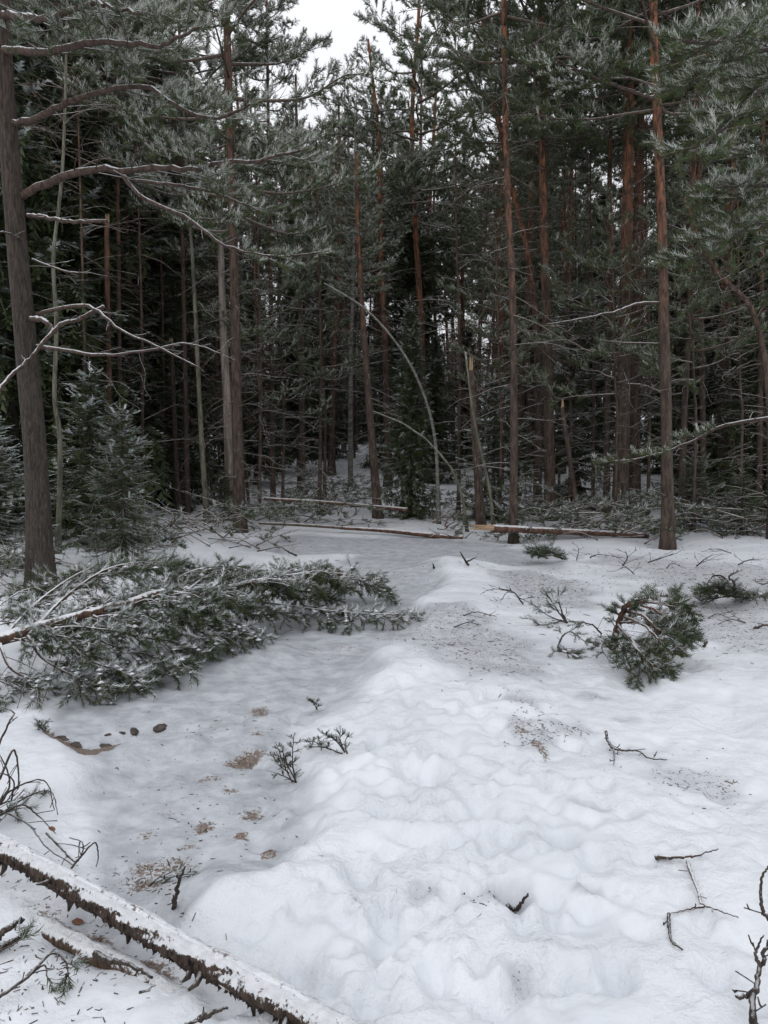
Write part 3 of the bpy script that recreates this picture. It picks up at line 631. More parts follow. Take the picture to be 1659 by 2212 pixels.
KT('pine_tree', 'narrow pine stem swaying right beside the dark straight pine', 'tree', [(1250, 1080), (1232, 900), (1220, 750), (1228, 600), (1236, 300)], 19, 14, 14, M_PINE, .8, PINES[0], 7.1, 0.63, TWIGS[2], spin=1)
KT('snapped_pine', 'thin leaning pine stem snapped off behind the split red log', 'tree', [(1252, 1120), (1232, 1000), (1214, 880)], 14, 12, 2, M_PINE, .3, None, 3, 1, TWIGS[2], top=1, sides=8, r1=.035, tw=.5)
KT('pine_tree', 'slim dark pine left of the twin trunks', 'tree', [(1310, 1110), (1312, 900), (1316, 600), (1318, 300)], 15.6, 15, 14, M_PINE, .4, PINES[2], 7.1, 0.63, TWIGS[1], spin=2)
KT('pine_tree', 'stout left one of the twin trunks behind the brush heap', 'tree', [(1340, 1112), (1345, 900), (1352, 600), (1358, 300), (1360, 100)], 14.5, 34, 14, M_PINE, .75, PINES[1], 6.5, 0.70, TWIGS[3], sides=12, spin=4.4)
KT('pine_tree', 'darker right one of the twin trunks behind the brush heap', 'tree', [(1372, 1112), (1372, 800), (1376, 500), (1384, 250), (1386, 80)], 15.2, 25, 14, M_PINE, .5, PINES[0], 7.1, 0.56, TWIGS[1], sides=11, spin=.8)
rp, rb, _, ratz = KT('pine_tree', 'big rust-orange pine at the right edge of the clearing', 'tree', [(1443, 1178), (1440, 950), (1434, 700), (1430, 500), (1420, 250), (1412, 60)], 11.6, 27, 13, M_PINE, 1, PINES[3], 6.0, .9, None, sides=16, spin=2.9)
near_limb(rp, rb, [(1425, 655, 11.6), (1380, 655, 11.2), (1330, 672, 10.8), (1250, 690, 10.4), (1180, 700, 10)], .02, .005, **DL)
near_limb(rp, rb, [(1425, 742, 11.6), (1350, 740, 11.3), (1300, 735, 11)], .012, .004, **DL)
near_limb(rp, rb, [(1432, 850, 11.6), (1390, 832, 11.2), (1350, 828, 11)], .012, .004, **DL)
near_limb(rp, rb, [(1442, 1075, 11.6), (1425, 1065, 11.4), (1405, 1058, 11.2)], .012, .006, **{**DL, 'slen': .1})
near_limb(rp, rb, [(1415, 215, 11.6), (1360, 195, 11), (1280, 165, 10.5), (1200, 130, 10)], .03, .008, **{**NL, 'kind': 'mid', 'frost': .25})
near_limb(rp, rb, [(1418, 340, 11.6), (1500, 320, 11), (1580, 310, 10.6)], .02, .006, **{**NL, 'kind': 'mid', 'frost': .2})
KT('pine_tree', 'grey pine stem just behind the big rust-orange pine', 'tree', [(1470, 1140), (1478, 900), (1488, 700), (1495, 450)], 14, 15, 14, M_PINE, .8, PINES[2], 7.1, 0.56, TWIGS[1], spin=1.2)
KT('pine_tree', 'slim pine in the thicket at the right edge of the wood', 'tree', [(1520, 1120), (1518, 900), (1514, 650), (1510, 380)], 15, 14, 14, M_PINE, .5, PINES[1], 7.5, 0.56, TWIGS[0], spin=2.5)
KT('pine_tree', 'crooked rust stem forking left at the right border', 'tree', [(1672, 1150), (1665, 950), (1655, 800), (1625, 670), (1570, 610), (1530, 560)], 12, 22, 5.0, M_PINE, 1, LOWPINES[1], 3.6, 0.42, TWIGS[1], sides=10, lean=.05)
KT('pine_tree', 'straight slim pine at the right border of the wood', 'tree', [(1640, 1130), (1642, 900), (1645, 600), (1648, 300)], 14.5, 14, 13, M_PINE, .7, PINES[0], 6.3, 0.49, TWIGS[3], spin=.3)
for u, y, lab, k, h in ((305, 14.5, 'dead twiggy pine stem between the bright rust snag and thin brown snag', 3, 7.5), (350, 17, 'dead pine stem bristling with snowy twigs behind the thin brown snag', 1, 8), (180, 13, 'thin dead stem with bare twigs behind the young snowy spruce', 3, 7), (560, 15, 'dead brown stem with many bare twigs right of the dark brown pine', 3, 7.5), (690, 15.5, 'bristly dead stem right of the straight dark trunk', 3, 7), (990, 15.5, 'bristly dead stem left of the splintered pine', 3, 7), (1280, 16, 'bristly dead stem left of the slim dark pine', 3, 7.5), (1400, 15, 'dead twiggy stem just left of the big rust-orange pine', 1, 7)):
    KT('dead_tree', lab, 'tree', [(u, 1120), (u+3, 800), (u-4, 500)], y, 9, h, M_PINE, .3, None, h-.4, 1, TWIGS[k], sides=7, r1=.012)
KT('pine_tree', 'thin pine with a frosty crown behind the bare limbs of the thick left pine', 'tree', [(405, 1090), (400, 800), (392, 400), (388, 100)], 15.5, 12, 13, M_PINE, .4, PINES[2], 5.2, 1.5, TWIGS[2], sides=8, spin=2.)
KT('pine_tree', 'thin pine with a frosty crown rising behind the bright rust snag', 'tree', [(262, 1090), (258, 800), (255, 400), (252, 100)], 14.5, 12, 13, M_PINE, .4, PINES[0], 6.0, 1.5, TWIGS[2], sides=8, spin=5.)
def splinter(u, v, y, label_parent, h, w):
    mb = MB(int(u)); mb.smooth = False; R = mb.rnd; q = P(u, v, y)-np.array(label_parent.location)
    for k in range(7):
        o = np.array([R.uniform(-w, w), R.uniform(-w, w), 0]); hh = h*R.uniform(.4, 1); mb.tube([q+o+(0, 0, -.08), q+o*1.1+(0, 0, hh*.6), q+o*1.2+(0, 0, hh)], [w*.5, w*.35, .003], 4)
    mb.obj('splintered_top', [M_SPLINT], label_parent)
for o in [o for o in S.objects if o.name.startswith('snapped_pine')]:
    L = o['label']
    if 'bright splintered' in L: splinter(1018, 800, 13.6, o, .26, .026)
    elif 'bright rust' in L: splinter(231, 480, 14, o, .16, .03)
    elif 'left of the slender' in L: splinter(370, 742, 16, o, .12, .03)
    else: splinter(1214, 880, 14, o, .15, .025)

# bent twigs of the arching birch
# ------------------------------------------------------------------ spruces and young trees
def spruce(label, u, v, y, h, crown, href, fl, spin, rad, name='spruce_tree', group=None, z=None, wx=1.):
    b = P(u, v, y); b[2] = float(H(b[0], b[1]))-.05
    root = thing(name, label, 'tree', b, group)
    link('trunk', trunk_mesh([(0, 0, 0), (0, 0, h*.5), (0.02, 0, h*.97)], rad, .008, M_SPRUCE, 7), root, rust=0.)
    o = link('crown', crown, root, frost_level=fl, rust=0.); o.scale = (h/href*wx, h/href*wx, h/href); o.rotation_euler[2] = spin
    KEYPOS.append((b[0], b[1])); return root
spruce('young snowy spruce in front of the dark wood, beside the thick left pine', 270, 1215, 9.6, 1.86, YOUNG[0], 2.2, 1.15, .4, .04, 'young_spruce', wx=.74)
spruce('snow-laden spruce at the left border behind the thick pine', -25, 1200, 9.5, 1.75, YOUNG[0], 2.2, 1.8, 2., .04, 'young_spruce')
spruce('small spruce tucked behind the young snowy one', 205, 1150, 11.5, 2.5, YOUNG[2], 3.6, 1.3, 1., .03, 'young_spruce')
spruce('slim dark spruce at the middle of the wood under the arching birch', 885, 1118, 14.8, 3.9, SPRUCES[1], 9, 1.5, 3, .06, wx=.85)
spruce('dark low spruce right behind the dark pine and barkless trunk', 485, 1120, 14.3, .9, YOUNG[1], 1.6, .5, 3, .02, 'young_spruce')
spruce('young spruce between the splintered pine and slim straight pine', 1065, 1118, 15, 2.6, YOUNG[2], 3.6, 1.1, 3, .03, 'young_spruce')
spruce('young spruce in the thicket beyond the brush heap', 1235, 1095, 17, 4.4, YOUNG[2], 3.6, 1.2, 5, .04, 'young_spruce')
spruce('bushy young spruce at the right end of the thicket', 1600, 1165, 12.6, 1.0, YOUNG[1], 1.6, .5, 5, .03, 'young_spruce')
spruce('small spruce behind the foot of the big rust-orange pine', 1500, 1140, 13.4, 1.3, YOUNG[1], 1.6, .7, 2, .03, 'young_spruce')
for i, (u, y, h, fl, k) in enumerate(((30, 13, 10, 1.2, 0), (160, 15, 12, 1.0, 2), (300, 18, 13, .9, 0), (60, 19, 14, .8, 2), (395, 24, 12, 1., 0), (-60, 16, 12, .9, 0), (230, 27, 13, .8, 2),
                                      (1560, 18, 9, .9, 1), (1640, 21, 10, .8, 0), (1480, 24, 10, .8, 1), (940, 22, 4.0, .9, 1), (1010, 26, 4.5, .9, 1), (1700, 15, 8, .8, 1), (1290, 28, 9, .8, 0), (700, 30, 7, .8, 1))):
    left = u < 600
    spruce('tall dark drooping spruce packed behind the young snowy spruce at left' if left else 'dark spruce standing back among the pine trunks', u, 1000, y, h, SPRUCES[k], (12, 9, 14)[k], fl, i*1.3, .06+.008*h, group='dark spruces at the left' if left else 'dark spruces among the pines')
# ------------------------------------------------------------------ young pines with green low crowns in the wood
for i, (u, v0, y, h, k, fl, lab) in enumerate(((610, 1080, 15.5, 4.3, 1, 1.2, 'young green pine right of the dark brown pine, foliage at eye height'), (1080, 1080, 14.5, 5.2, 0, .8, 'young green pine between the leaning and slim straight pines'), (700, 1080, 16, 5.6, 0, .8, 'young pine left of the arching birch crown'),
                                              (1330, 1080, 13.5, 5.4, 1, .8, 'young pine with a green crown before the twin trunks'), (1500, 1080, 13, 5.8, 1, .7, 'young pine with a thick crown right of the big rust-orange pine'), (1600, 1080, 13.6, 6.2, 0, .8, 'young pine before the thicket near the right border'), (560, 1080, 15, 6.6, 0, 1., 'taller young pine right of the dark brown pine'), (1230, 1080, 16, 6.5, 0, .7, 'slim young pine behind the split red log'))):
    KT('young_pine', lab, 'tree', [(u, v0), (u+3, 900), (u-2, 800)], y, 8, h, M_PINE, .6, LOWPINES[k], h*.42, fl, TWIGS[2], tw=.6, sides=7, spin=i*1.1)

# ------------------------------------------------------------------ the wood behind
TRUNKS = []
for i, (r, bend) in enumerate(((.11, .15), (.085, -.2), (.14, .1), (.07, .3))):
    TRUNKS.append(trunk_mesh([(0, 0, 0), (bend*.5, .05, 4), (bend, -.05, 8), (bend*.6, 0, 14)], r, .03, M_PINE, 8, .05, i))
BIRCHTRUNK = trunk_mesh([(0, 0, 0), (.1, .05, 4), (.15, -.05, 8), (.1, 0, 14)], .08, .012, M_BIRCH, 6, .03, 7)
rb_ = random.Random(12)
cnt = 0; tries = 0
while cnt < 200 and tries < 6000:
    tries += 1
    y = 14.5+(46-14.5)*rb_.random()**.8; x = rb_.uniform(-1, 1)*(.50*y+.6)
    u = CU+x/y*FPX
    if any((x-a)**2+(y-b)**2 < (.55+.012*y)**2 for a, b in KEYPOS): continue
    tall = rb_.uniform(11, 15)
    if 590 < u < 865: tall = min(tall, 1.6+y*rb_.uniform(.30, .41))
    elif 880 <= u < 1080 or 1120 < u < 1280: tall = min(tall, 1.6+y*rb_.uniform(.28, .5))
    kind = rb_.random(); kind = (kind*.56/.5 if kind < .5 else .6 if kind < .58 else .9) if y < 20 else kind
    loc = (x, y, float(H(x, y))-.06)
    if kind < .56:
        near = y < 24
        root = thing('pine_tree', 'one of the many thin pines standing in the dark wood behind the clearing', 'tree', loc, 'pines in the wood behind')
        k = rb_.randrange(4); t = link('trunk', TRUNKS[k], root, rust=rb_.uniform(.2, 1)); t.scale = (1, 1, tall/14)
        c = link('crown', (PINES[k] if near else FARPINES[k % 2]), root, frost_level=rb_.uniform(.5, 1.2), rust=0.); hb = tall*rb_.uniform(.44, .60)
        c.location = (.1, 0, hb); k3 = (tall-hb)/7.5; c.scale = (k3*.8, k3*.8, k3); c.rotation_euler[2] = rb_.uniform(0, 6)
        w = link('twigs', TWIGS[rb_.randrange(4)], root, kind='stuff', rust=0.); w.scale = (.9, .9, hb/7.5); w.rotation_euler[2] = rb_.uniform(0, 6)
    elif kind < .66:
        root = thing('spruce_tree', 'one of the dark spruces filling the depth of the wood', 'tree', loc, 'spruces in the wood behind')
        k = rb_.randrange(3); h = min(tall, rb_.uniform(5, 13)); t = link('trunk', TRUNKS[1], root, rust=0.); t.scale = (.8, .8, h/14.5)
        c = link('crown', SPRUCES[k], root, frost_level=rb_.uniform(.5, 1.2), rust=0.); c.scale = (h/(12, 9, 14)[k],)*3; c.rotation_euler[2] = rb_.uniform(0, 6)
    else:
        root = thing('bare_tree', 'one of the bare leafless saplings tangled in the wood behind', 'tree', loc, 'bare saplings in the wood behind')
        h = min(tall, rb_.uniform(5, 9)); t = link('trunk', TRUNKS[3], root, rust=0.); t.scale = (.55, .55, h/14)
        c = link('crown', BARE[rb_.randrange(2)], root, rust=0., frost_level=1.); c.location = (.1, 0, .9); c.scale = (1.2, 1.2, (h-.9)/6); c.rotation_euler[2] = rb_.uniform(0, 6)
    root.rotation_euler = (rb_.gauss(0, .025), rb_.gauss(0, .03), rb_.uniform(0, 6)); KEYPOS.append((x, y)); cnt += 1
for u, y, h in ((742, 34, 15.2), (700, 40, 14.5), (655, 36, 13.0), (768, 38, 16.0)):
    b = P(u, 1000, y); b[2] = float(H(b[0], b[1]))
    root = thing('birch_tree', 'tall pale leafless birch far behind in the gap of sky', 'tree', b, 'bare birches against the sky')
    t = link('trunk', BIRCHTRUNK, root, rust=0.); t.scale = (1, 1, h/14)
    c = link('crown', FARBIRCH, root, rust=0., frost_level=1.); c.location = (.1, 0, h*.35); c.scale = (h*.65/9,)*3; c.rotation_euler[2] = u
def far_wood():
    mb = MB(9); R = mb.rnd
    for k in range(150):
        y = R.uniform(48, 66); x = R.uniform(-.62, .62)*y; u_ = x/y; h = R.uniform(8, 13)+(2 if u_ < -.17 or u_ > .24 else -4.5); n = 260; z = float(H(x, y)); mb.tube([(x, y, z-.1), (x, y, z+h)], [.13, .03], 5, 1)
        if R.random() < (.75 if -.17 < u_ < .24 else .45):   # bare broadleaf among the firs
            for q in range(46):
                t0 = R.uniform(.1, .95); a0 = R.uniform(0, 6.28); l0 = 2.4*(1-.6*t0); p0 = np.array([x, y, z+h*t0]); d0 = np.array([math.cos(a0)*.6, math.sin(a0)*.6, .75])
                mb.tube([p0, p0+d0*l0*.5, p0+d0*l0+np.array([0, 0, -.2])], [.035, .025, .012], 3, 2, False)
                for w_ in range(3):
                    e0 = p0+d0*l0*R.uniform(.3, .9); d1 = d0+mb.r.normal(0, .5, 3); mb.tube([e0, e0+d1*.9], [.018, .009], 3, 2, False)
            continue
        t = mb.r.uniform(.12, 1, n); az = mb.r.uniform(0, 6.28, n); rr = 1.9*(1-t)**.8*np.sqrt(mb.r.uniform(.1, 1, n))+.1
        pos = np.stack([x+rr*np.cos(az), y+rr*np.sin(az), z+h*t], -1); dd = np.stack([np.cos(az), np.sin(az), np.full(n, -.35)], -1)
        mb.tufts('flatfar', pos, dd, mb.r.uniform(.6, 1.0, n), .15+mb.r.normal(0, .15, n))
    mb.flush(0); o = mb.obj('far_woods', [M_NSPRUCE, M_SPRUCE, M_TWIG_BARE]); o['kind'] = 'stuff'; o['frost_level'] = .8; o['rust'] = 0.
far_wood()

# ------------------------------------------------------------------ fallen pine top on the left
def on_ground(u, v, h=0.): 
    q = gp(u, v); q[2] += h; return q
def lifted(u, v, h):   # a point seen at (u, v) that hovers h above the flat snow
    d = ray(u, v); t = (h-CAM_H)/d[2]; return np.array([d[0]*t, d[1]*t, h])
def fallen_top():
    b = lifted(-60, 1400, .30); root = thing('fallen_pine', 'large snow-dusted fallen pine top lying across the left of the clearing', 'fallen tree', (b[0], b[1], 0)); o0 = np.array([b[0], b[1], 0])
    stem = [lifted(*q) for q in ((-60, 1400, .30), (0, 1385, .32), (100, 1360, .36), (250, 1312, .44), (330, 1290, .46), (420, 1275, .46), (500, 1258, .44), (620, 1242, .40), (710, 1232, .34), (800, 1252, .18))]
    sp = smooth(stem, 60); sp[:, 2] += .05*fbm(np.linspace(0, 9, 60), np.zeros(60), 91, 2); sp[:, 1] += .10*fbm(np.linspace(0, 7, 60), np.zeros(60), 92, 2)
    mb = MB(2); mb.tube(sp-o0, np.linspace(.044, .010, 60), 12, 0, True, .12, 2); mb.obj('trunk', [M_FALLSTEM], root, rust=0.)
    K = dict(kind='near', gap=.050, slen=.42, tsize=.090, tgap=.032, frost=.22, sides=5, droop=.38, lift=.0, fork=.7, clump=.3)
    limbs = []
    # limbs seen clearly, each from the stem outward: (u, v, height)
    for r0, q in ((.022, [(60, 1375, .35), (130, 1300, .62), (220, 1235, .85), (300, 1215, .85), (380, 1215, .7)]), (.02, [(0, 1385, .32), (70, 1310, .55), (150, 1250, .7), (215, 1218, .7)]),
                  (.02, [(330, 1290, .46), (400, 1240, .66), (480, 1222, .68), (560, 1238, .55)]), (.018, [(400, 1278, .46), (455, 1240, .62), (510, 1225, .6)]),
                  (.018, [(250, 1312, .44), (330, 1340, .40), (430, 1345, .34), (540, 1355, .2)]), (.018, [(200, 1330, .42), (280, 1370, .36), (370, 1385, .28), (440, 1400, .12)]), (.02, [(120, 1355, .38), (170, 1410, .32), (230, 1440, .24), (310, 1450, .1)]),
                  (.018, [(60, 1372, .36), (90, 1420, .3), (150, 1455, .2), (210, 1475, .08)]), (.018, [(0, 1390, .32), (20, 1440, .26), (60, 1465, .16), (110, 1480, .06)]), (.016, [(420, 1275, .45), (470, 1300, .38), (540, 1310, .3), (610, 1312, .2)]),
                  (.015, [(520, 1256, .43), (580, 1262, .36), (640, 1275, .25), (700, 1285, .1)]), (.014, [(600, 1243, .41), (650, 1225, .42), (700, 1222, .38), (760, 1240, .25)]), (.016, [(560, 1300, .16), (620, 1308, .13), (700, 1318, .12), (800, 1326, .10), (890, 1326, .07)]),
                  (.014, [(330, 1292, .46), (420, 1330, .36), (500, 1350, .26), (520, 1372, .12)]), (.014, [(160, 1345, .40), (230, 1390, .32), (330, 1415, .2), (400, 1420, .1)]), (.014, [(0, 1380, .34), (-20, 1330, .5), (40, 1280, .6), (110, 1262, .6)]),
                  (.012, [(30, 1380, .34), (110, 1395, .34), (190, 1420, .24), (250, 1455, .08)]), (.014, [(-40, 1400, .3), (-30, 1450, .22), (10, 1475, .14), (40, 1490, .05)]), (.014, [(280, 1300, .45), (340, 1265, .6), (420, 1255, .58), (470, 1262, .5)])):
        hs = [(a[0], a[1], a[2]*(1-.22*min(1, j_))) for j_, a in enumerate(q)]; r0 *= .62; m = MB(len(limbs)+30); pts = np.array([lifted(*a) for a in hs])-o0; far = q[-1][1] < 1300
        limb(m, pts, r0, .005, **{**K, 'f0': .34 if r0 > .010 else .22, 'frost': .32 if q[0][0] < 260 and not far else .18 if not far else .0, 'clump': .5 if not far else .15}); m.flush(0); limbs.append(1)
        m.obj('branch', [M_NFALLEN, M_LIMB, M_SNOW], root, rust=0., frost_level=1.3 if not far else 1.)
    # tip and the shorter boughs that come off all along the stem
    m = MB(77); R = m.rnd
    for i in range(46):
        t = .10+.88*i/44; q = sp[int(t*59)]-o0; tg = unit(sp[min(59, int(t*59)+1)]-sp[max(0, int(t*59)-1)]); sd = unit(np.cross(tg, (0, 0, 1)))*(1 if i % 2 else -1); l = R.uniform(.35, .75)*(1-.35*t)
        e = q+(tg*R.uniform(.5, .9)+sd*R.uniform(.3, .8))*l; mid = q*.5+e*.5+np.array([0, 0, R.uniform(-.05, .04)]); q = q-np.array([0, 0, .03]); e[2] = max(.06, e[2]-R.uniform(.05, .25))
        limb(m, [q, mid, e], .008, .004, **{**K, 'f0': .15, 'slen': .3, 'frost': .1})
    m.flush(0); m.obj('foliage', [M_NFALLEN, M_LIMB, M_SNOW], root, rust=0., frost_level=1.2, kind='stuff')
fallen_top()

# ------------------------------------------------------------------ logs
def onto(q, r):
    q = np.array(q, float); q[2] = max(q[2], float(H(q[0], q[1]))+.1*r); return q
def log(name, label, pts, r0, r1, mat, sides=16, cap_snow=None, bark=.12, stubs=0, seed=1, n=70, split=None):
    b = np.array([pts[0][0], pts[0][1], float(H(pts[0][0], pts[0][1]))]); root = thing(name, label, 'log', b); p = smooth(pts, n)-b; rad = np.linspace(r0, r1, n)
    mb = MB(seed); mb.tube(p, rad, sides, 0, True, bark, seed); mb.obj('trunk', [mat], root, rust=0.)
    if cap_snow:
        w, h = cap_snow; m = MB(seed+1); t = np.gradient(p, axis=0); t /= np.linalg.norm(t, axis=1)[:, None]; sd = np.cross(t, [0, 0, 1.]); sd /= np.linalg.norm(sd, axis=1)[:, None]; upv = np.cross(sd, t)
        K = 11; th = np.linspace(-1, 1, K); rows = []
        n2 = 500; u = np.linspace(0, n-1, n2); f = lambda A: np.stack([np.interp(u, np.arange(n), A[:, c]) for c in range(3)], -1)
        p2, s2, u2 = f(p), f(sd), f(upv); r2 = np.interp(u, np.arange(n), rad); ss = np.linspace(0, plen(p), n2)
        wl_ = w*(1+.5*fbm(ss*14, ss*0+1, seed, 5)+.25*fbm(ss*60, ss*0+3, seed+1, 2)); wr_ = w*(1+.5*fbm(ss*14, ss*0+7, seed+3, 5))
        for j, a in enumerate(th):
            ang = np.where(a < 0, a*wl_*1.15, a*wr_*.62-.12); lift = h*np.sqrt(np.clip(1-a*a, 0, 1))*(1+.5*fbm(ss*5, ss*0+a*1.5, seed+5, 3)); lift = lift*sstep(-.25, .15, fbm(ss*6+a*2, ss*0+a*3+4, seed+8, 4)+.25*(1-a*a))-.004*abs(a)**6*3
            rr = r2+lift; rows.append(p2+(np.sin(ang)*rr)[:, None]*s2+(np.cos(ang)*rr)[:, None]*u2)
        V = np.stack(rows, 1); i = np.arange(n2-1)[:, None]*K; j = np.arange(K-1)[None]; m.add(V.reshape(-1, 3), None, np.stack([i+j, i+j+1, i+K+j+1, i+K+j], -1).reshape(-1, 4)); m.obj('snow_cap', [M_SNOWCAP], root)
    R = random.Random(seed)
    for k in range(stubs):
        t = (k+R.random())/stubs; i = int(t*(n-1)); q = p[i]; a = R.uniform(1.2, 3.4); tg = unit(p[min(n-1, i+1)]-p[max(0, i-1)]); sd = unit(np.cross(tg, (0, 0, 1))); d = unit(sd*math.sin(a)+np.array([0, 0, 1])*math.cos(a)+tg*R.uniform(-.4, .4)); l = R.uniform(.02, .07)
        m = MB(k+seed*9); m.tube([q+d*rad[i]*.7, q+d*(rad[i]+l*.5)+tg*.01, q+d*(rad[i]+l)], [R.uniform(.008, .014), .009, .004], 6, 0, True, .3, k); m.obj('branch_stub', [M_DARKTWIG], root, rust=0.)
    if stubs > 10:
        m = MB(seed+4)
        for k in range(420):
            i = R.randrange(n-1); a = R.uniform(1.25, 2.5); tg = unit(p[i+1]-p[i]); sd = unit(np.cross(tg, (0, 0, 1))); d = unit(sd*math.sin(a)+np.array([0, 0, 1])*math.cos(a)); e = unit(np.cross(d, tg)); q = p[i]+tg*R.uniform(0, .02)+d*rad[i]*1.0; l = R.uniform(.006, .018); w = R.uniform(.006, .016)
            f = unit(d*R.uniform(.2, .9)+tg*R.uniform(-1, 1)+np.array([0, 0, -R.uniform(0, .6)])); m.add([q-e*w, q+e*w, q+f*l, q-d*.004+f*l*.4], [(0, 1, 2), (1, 0, 3), (0, 2, 3), (2, 1, 3)])
        m.smooth = False; m.obj('bark_flakes', [M_DARKTWIG], root, rust=0., kind='stuff')
    if split:
        m = MB(seed+5); m.smooth = False; d = unit(p[0]-p[1])
        for k in range(16):
            o = np.array([R.uniform(-.3, .3), R.uniform(-1, 1), R.uniform(-1, 1)])*r0*.6; l = split*R.uniform(.3, 1); m.tube([p[0]+o-d*.06, p[0]+o*1.05+d*l*.6, p[0]+o*.9+d*l], [r0*.26, r0*.17, .003], 4)
        m.obj('split_end', [M_SPLINT], root)
    return root
log('fallen_log', 'thick snow-capped log lying across the bottom left corner', [lifted(*q) for q in ((-170, 1742, .11), (0, 1828, .11), (200, 1938, .115), (400, 2052, .11), (560, 2135, .11), (720, 2222, .105), (950, 2350, .105))], .036, .041, M_LOG, 22, (.50, .005), .18, 17, 3, 200)
log('fallen_log', 'thinner brown log half sunk in snow below the thick snow-capped log', [lifted(*q) for q in ((40, 1975, -.07), (130, 2025, -.018), (270, 2095, -.008), (400, 2165, -.014), (500, 2230, -.05))], .034, .030, M_SUNKLOG, 14, None, .28, 5, 8, 110)
log('fallen_log', 'red fallen pine trunk with a pale split end at the clearing edge', [onto(P(1066, 1141, 11.9), .5), onto(P(1150, 1145, 12.0), .5), onto(P(1250, 1149, 12.1), .5), onto(P(1400, 1157, 12.3), .4)], .058, .04, M_REDLOG, 12, None, .05, 0, 4, 40, .42)
log('fallen_log', 'thin snow-lined red trunk resting aslant between the trees', [P(570, 1077, 13.4), P(700, 1085, 13.6), P(790, 1093, 13.8), P(880, 1101, 14.0)], .026, .036, M_REDLOG, 10, None, .05, 0, 5, 40)
log('fallen_log', 'dark red trunk lying on the snow left of the split red trunk', [onto(P(735, 1140, 12.9), .05), onto(P(830, 1146, 12.6), .06), onto(P(910, 1154, 12.4), .06), onto(P(1000, 1163, 12.2), .06)], .028, .045, M_REDLOG, 10, None, .05, 0, 6, 40)
log('fallen_log', 'thin bare pole lying low before the wood left of the middle', [onto(P(560, 1130, 13.0), .06), onto(P(650, 1134, 12.9), .06), onto(P(740, 1140, 12.8), .05)], .022, .026, M_TWIG, 8, None, .05, 0, 7, 30)

# ------------------------------------------------------------------ brush heaps at the edge of the wood
def brush(label, u0, u1, v, h, n, needles, seed, kind='mid', y=None, fl=1.1, spread=.6):
    a = gp(u0, v) if y is None else P(u0, v, y); c = gp(u1, v) if y is None else P(u1, v, y); b = (a+c)/2; b[2] = float(H(b[0], b[1])); root = thing('brush_pile', label, 'brush pile', b)
    mb = MB(seed); mt = MB(seed+1); R = mb.rnd; w = np.linalg.norm(c-a)/2
    for i in range(n):
        x = b[0]+R.uniform(-1, 1)*w; y_ = b[1]+R.uniform(-spread, spread); q = np.array([x, y_, float(H(x, y_))])-b; q[2] += R.uniform(0, h*.55); az = R.uniform(-.6, .6)+(math.pi if R.random() < .5 else 0); el = R.uniform(-.25, .55); l = R.uniform(.5, 1.5)*min(1.2, w)
        d = np.array([math.cos(az)*math.cos(el), math.sin(az)*math.cos(el)*.6, math.sin(el)*.6]); e = q+d*l; e[2] = max(.03, min(e[2], h)); m_ = (q+e)/2+np.array([0, 0, R.uniform(0, .15)])
        leafy = R.random() < needles
        limb(mb if leafy else mt, [q, m_, e], R.uniform(.006, .013), .003, kind, .25 if leafy else 2., .13 if leafy else .2, .4, .10, .055, .15, .2, .0, 4, 1 if leafy else 0, clump=.05)
    if mb.N: mb.flush(0); mb.obj('foliage', [M_NFALLEN, M_TWIG, M_SNOW], root, kind='stuff', rust=0., frost_level=fl*.8)
    if mt.N: mt.obj('twigs', [M_TWIG], root, kind='stuff', rust=0.)
    return root
brush('broad heap of snowy pine boughs around the split red trunk', 1150, 1420, 1150, .75, 46, .7, 300, spread=.9)
brush('boughs heaped over the far end of the split red trunk', 1270, 1425, 1158, .5, 26, .7, 305, y=12.1, spread=.35)
brush('grey heap of twigs and boughs left of the pale barkless trunk', 360, 520, 1168, .75, 30, .5, 310)
brush('low heap of boughs along the thin snow-lined trunk', 540, 740, 1130, .6, 34, .65, 320)
brush('tangle of twigs before the foot of the bent grey birch', 930, 1010, 1160, .45, 16, .3, 330)
brush('dense thicket of twigs and boughs at the right end of the clearing', 1480, 1700, 1148, .9, 44, .6, 340, spread=1.)
brush('dead twigs lying before the grey heap at left', 400, 560, 1188, .28, 14, .15, 350, spread=.3)
brush('dark brush under the young snowy spruce', 290, 400, 1190, .5, 18, .5, 360)
brush('boughs and twigs heaped at the foot of the thick left pine', -40, 110, 1262, .5, 26, .6, 370)
brush('dark undergrowth and boughs deeper in the wood left of the mottled birch', 560, 760, 1080, .9, 30, .6, 400, y=17.5, spread=1.)
brush('thin boughs behind the split red trunk and slim straight pine', 1020, 1180, 1120, .6, 26, .5, 380, y=15)
brush('twigs and boughs heaped under the mottled birch', 700, 880, 1110, .6, 26, .6, 390, y=16)

# ------------------------------------------------------------------ bits lying on the snow
def sprig(name, label, cat, limbs, needles=True, seed=1, mat=None, fl=1., origin=None, **kw):
    """limbs: list of (r0, [(u, v, height), ...])"""
    b = origin if origin is not None else gp(*limbs[0][1][0][:2]); root = thing(name, label, cat, b)
    base = float(b[2])
    for i, (r0, q) in enumerate(limbs):
        mb = MB(seed*50+i); pts = []
        for u, v, h in q:
            d = ray(u, v); z = base
            for _ in range(10):
                t = (z+h-CAM_H)/d[2]; z = .5*z+.5*float(H(d[0]*t, d[1]*t))
            pts.append(np.array([d[0]*t, d[1]*t, z+h])-b)
        k = dict(kind='near', f0=.3 if needles else 2., gap=.05, slen=.16, tsize=.06, tgap=.03, frost=.12, sides=6, droop=.1, lift=.3, twr=.002); k.update(kw)
        limb(mb, pts, r0, max(.0018, r0*.35), **k); mb.flush(0)
        mb.obj('branch', [M_NFALLEN, mat or M_DARKTWIG], root, rust=0., frost_level=fl)
    return root
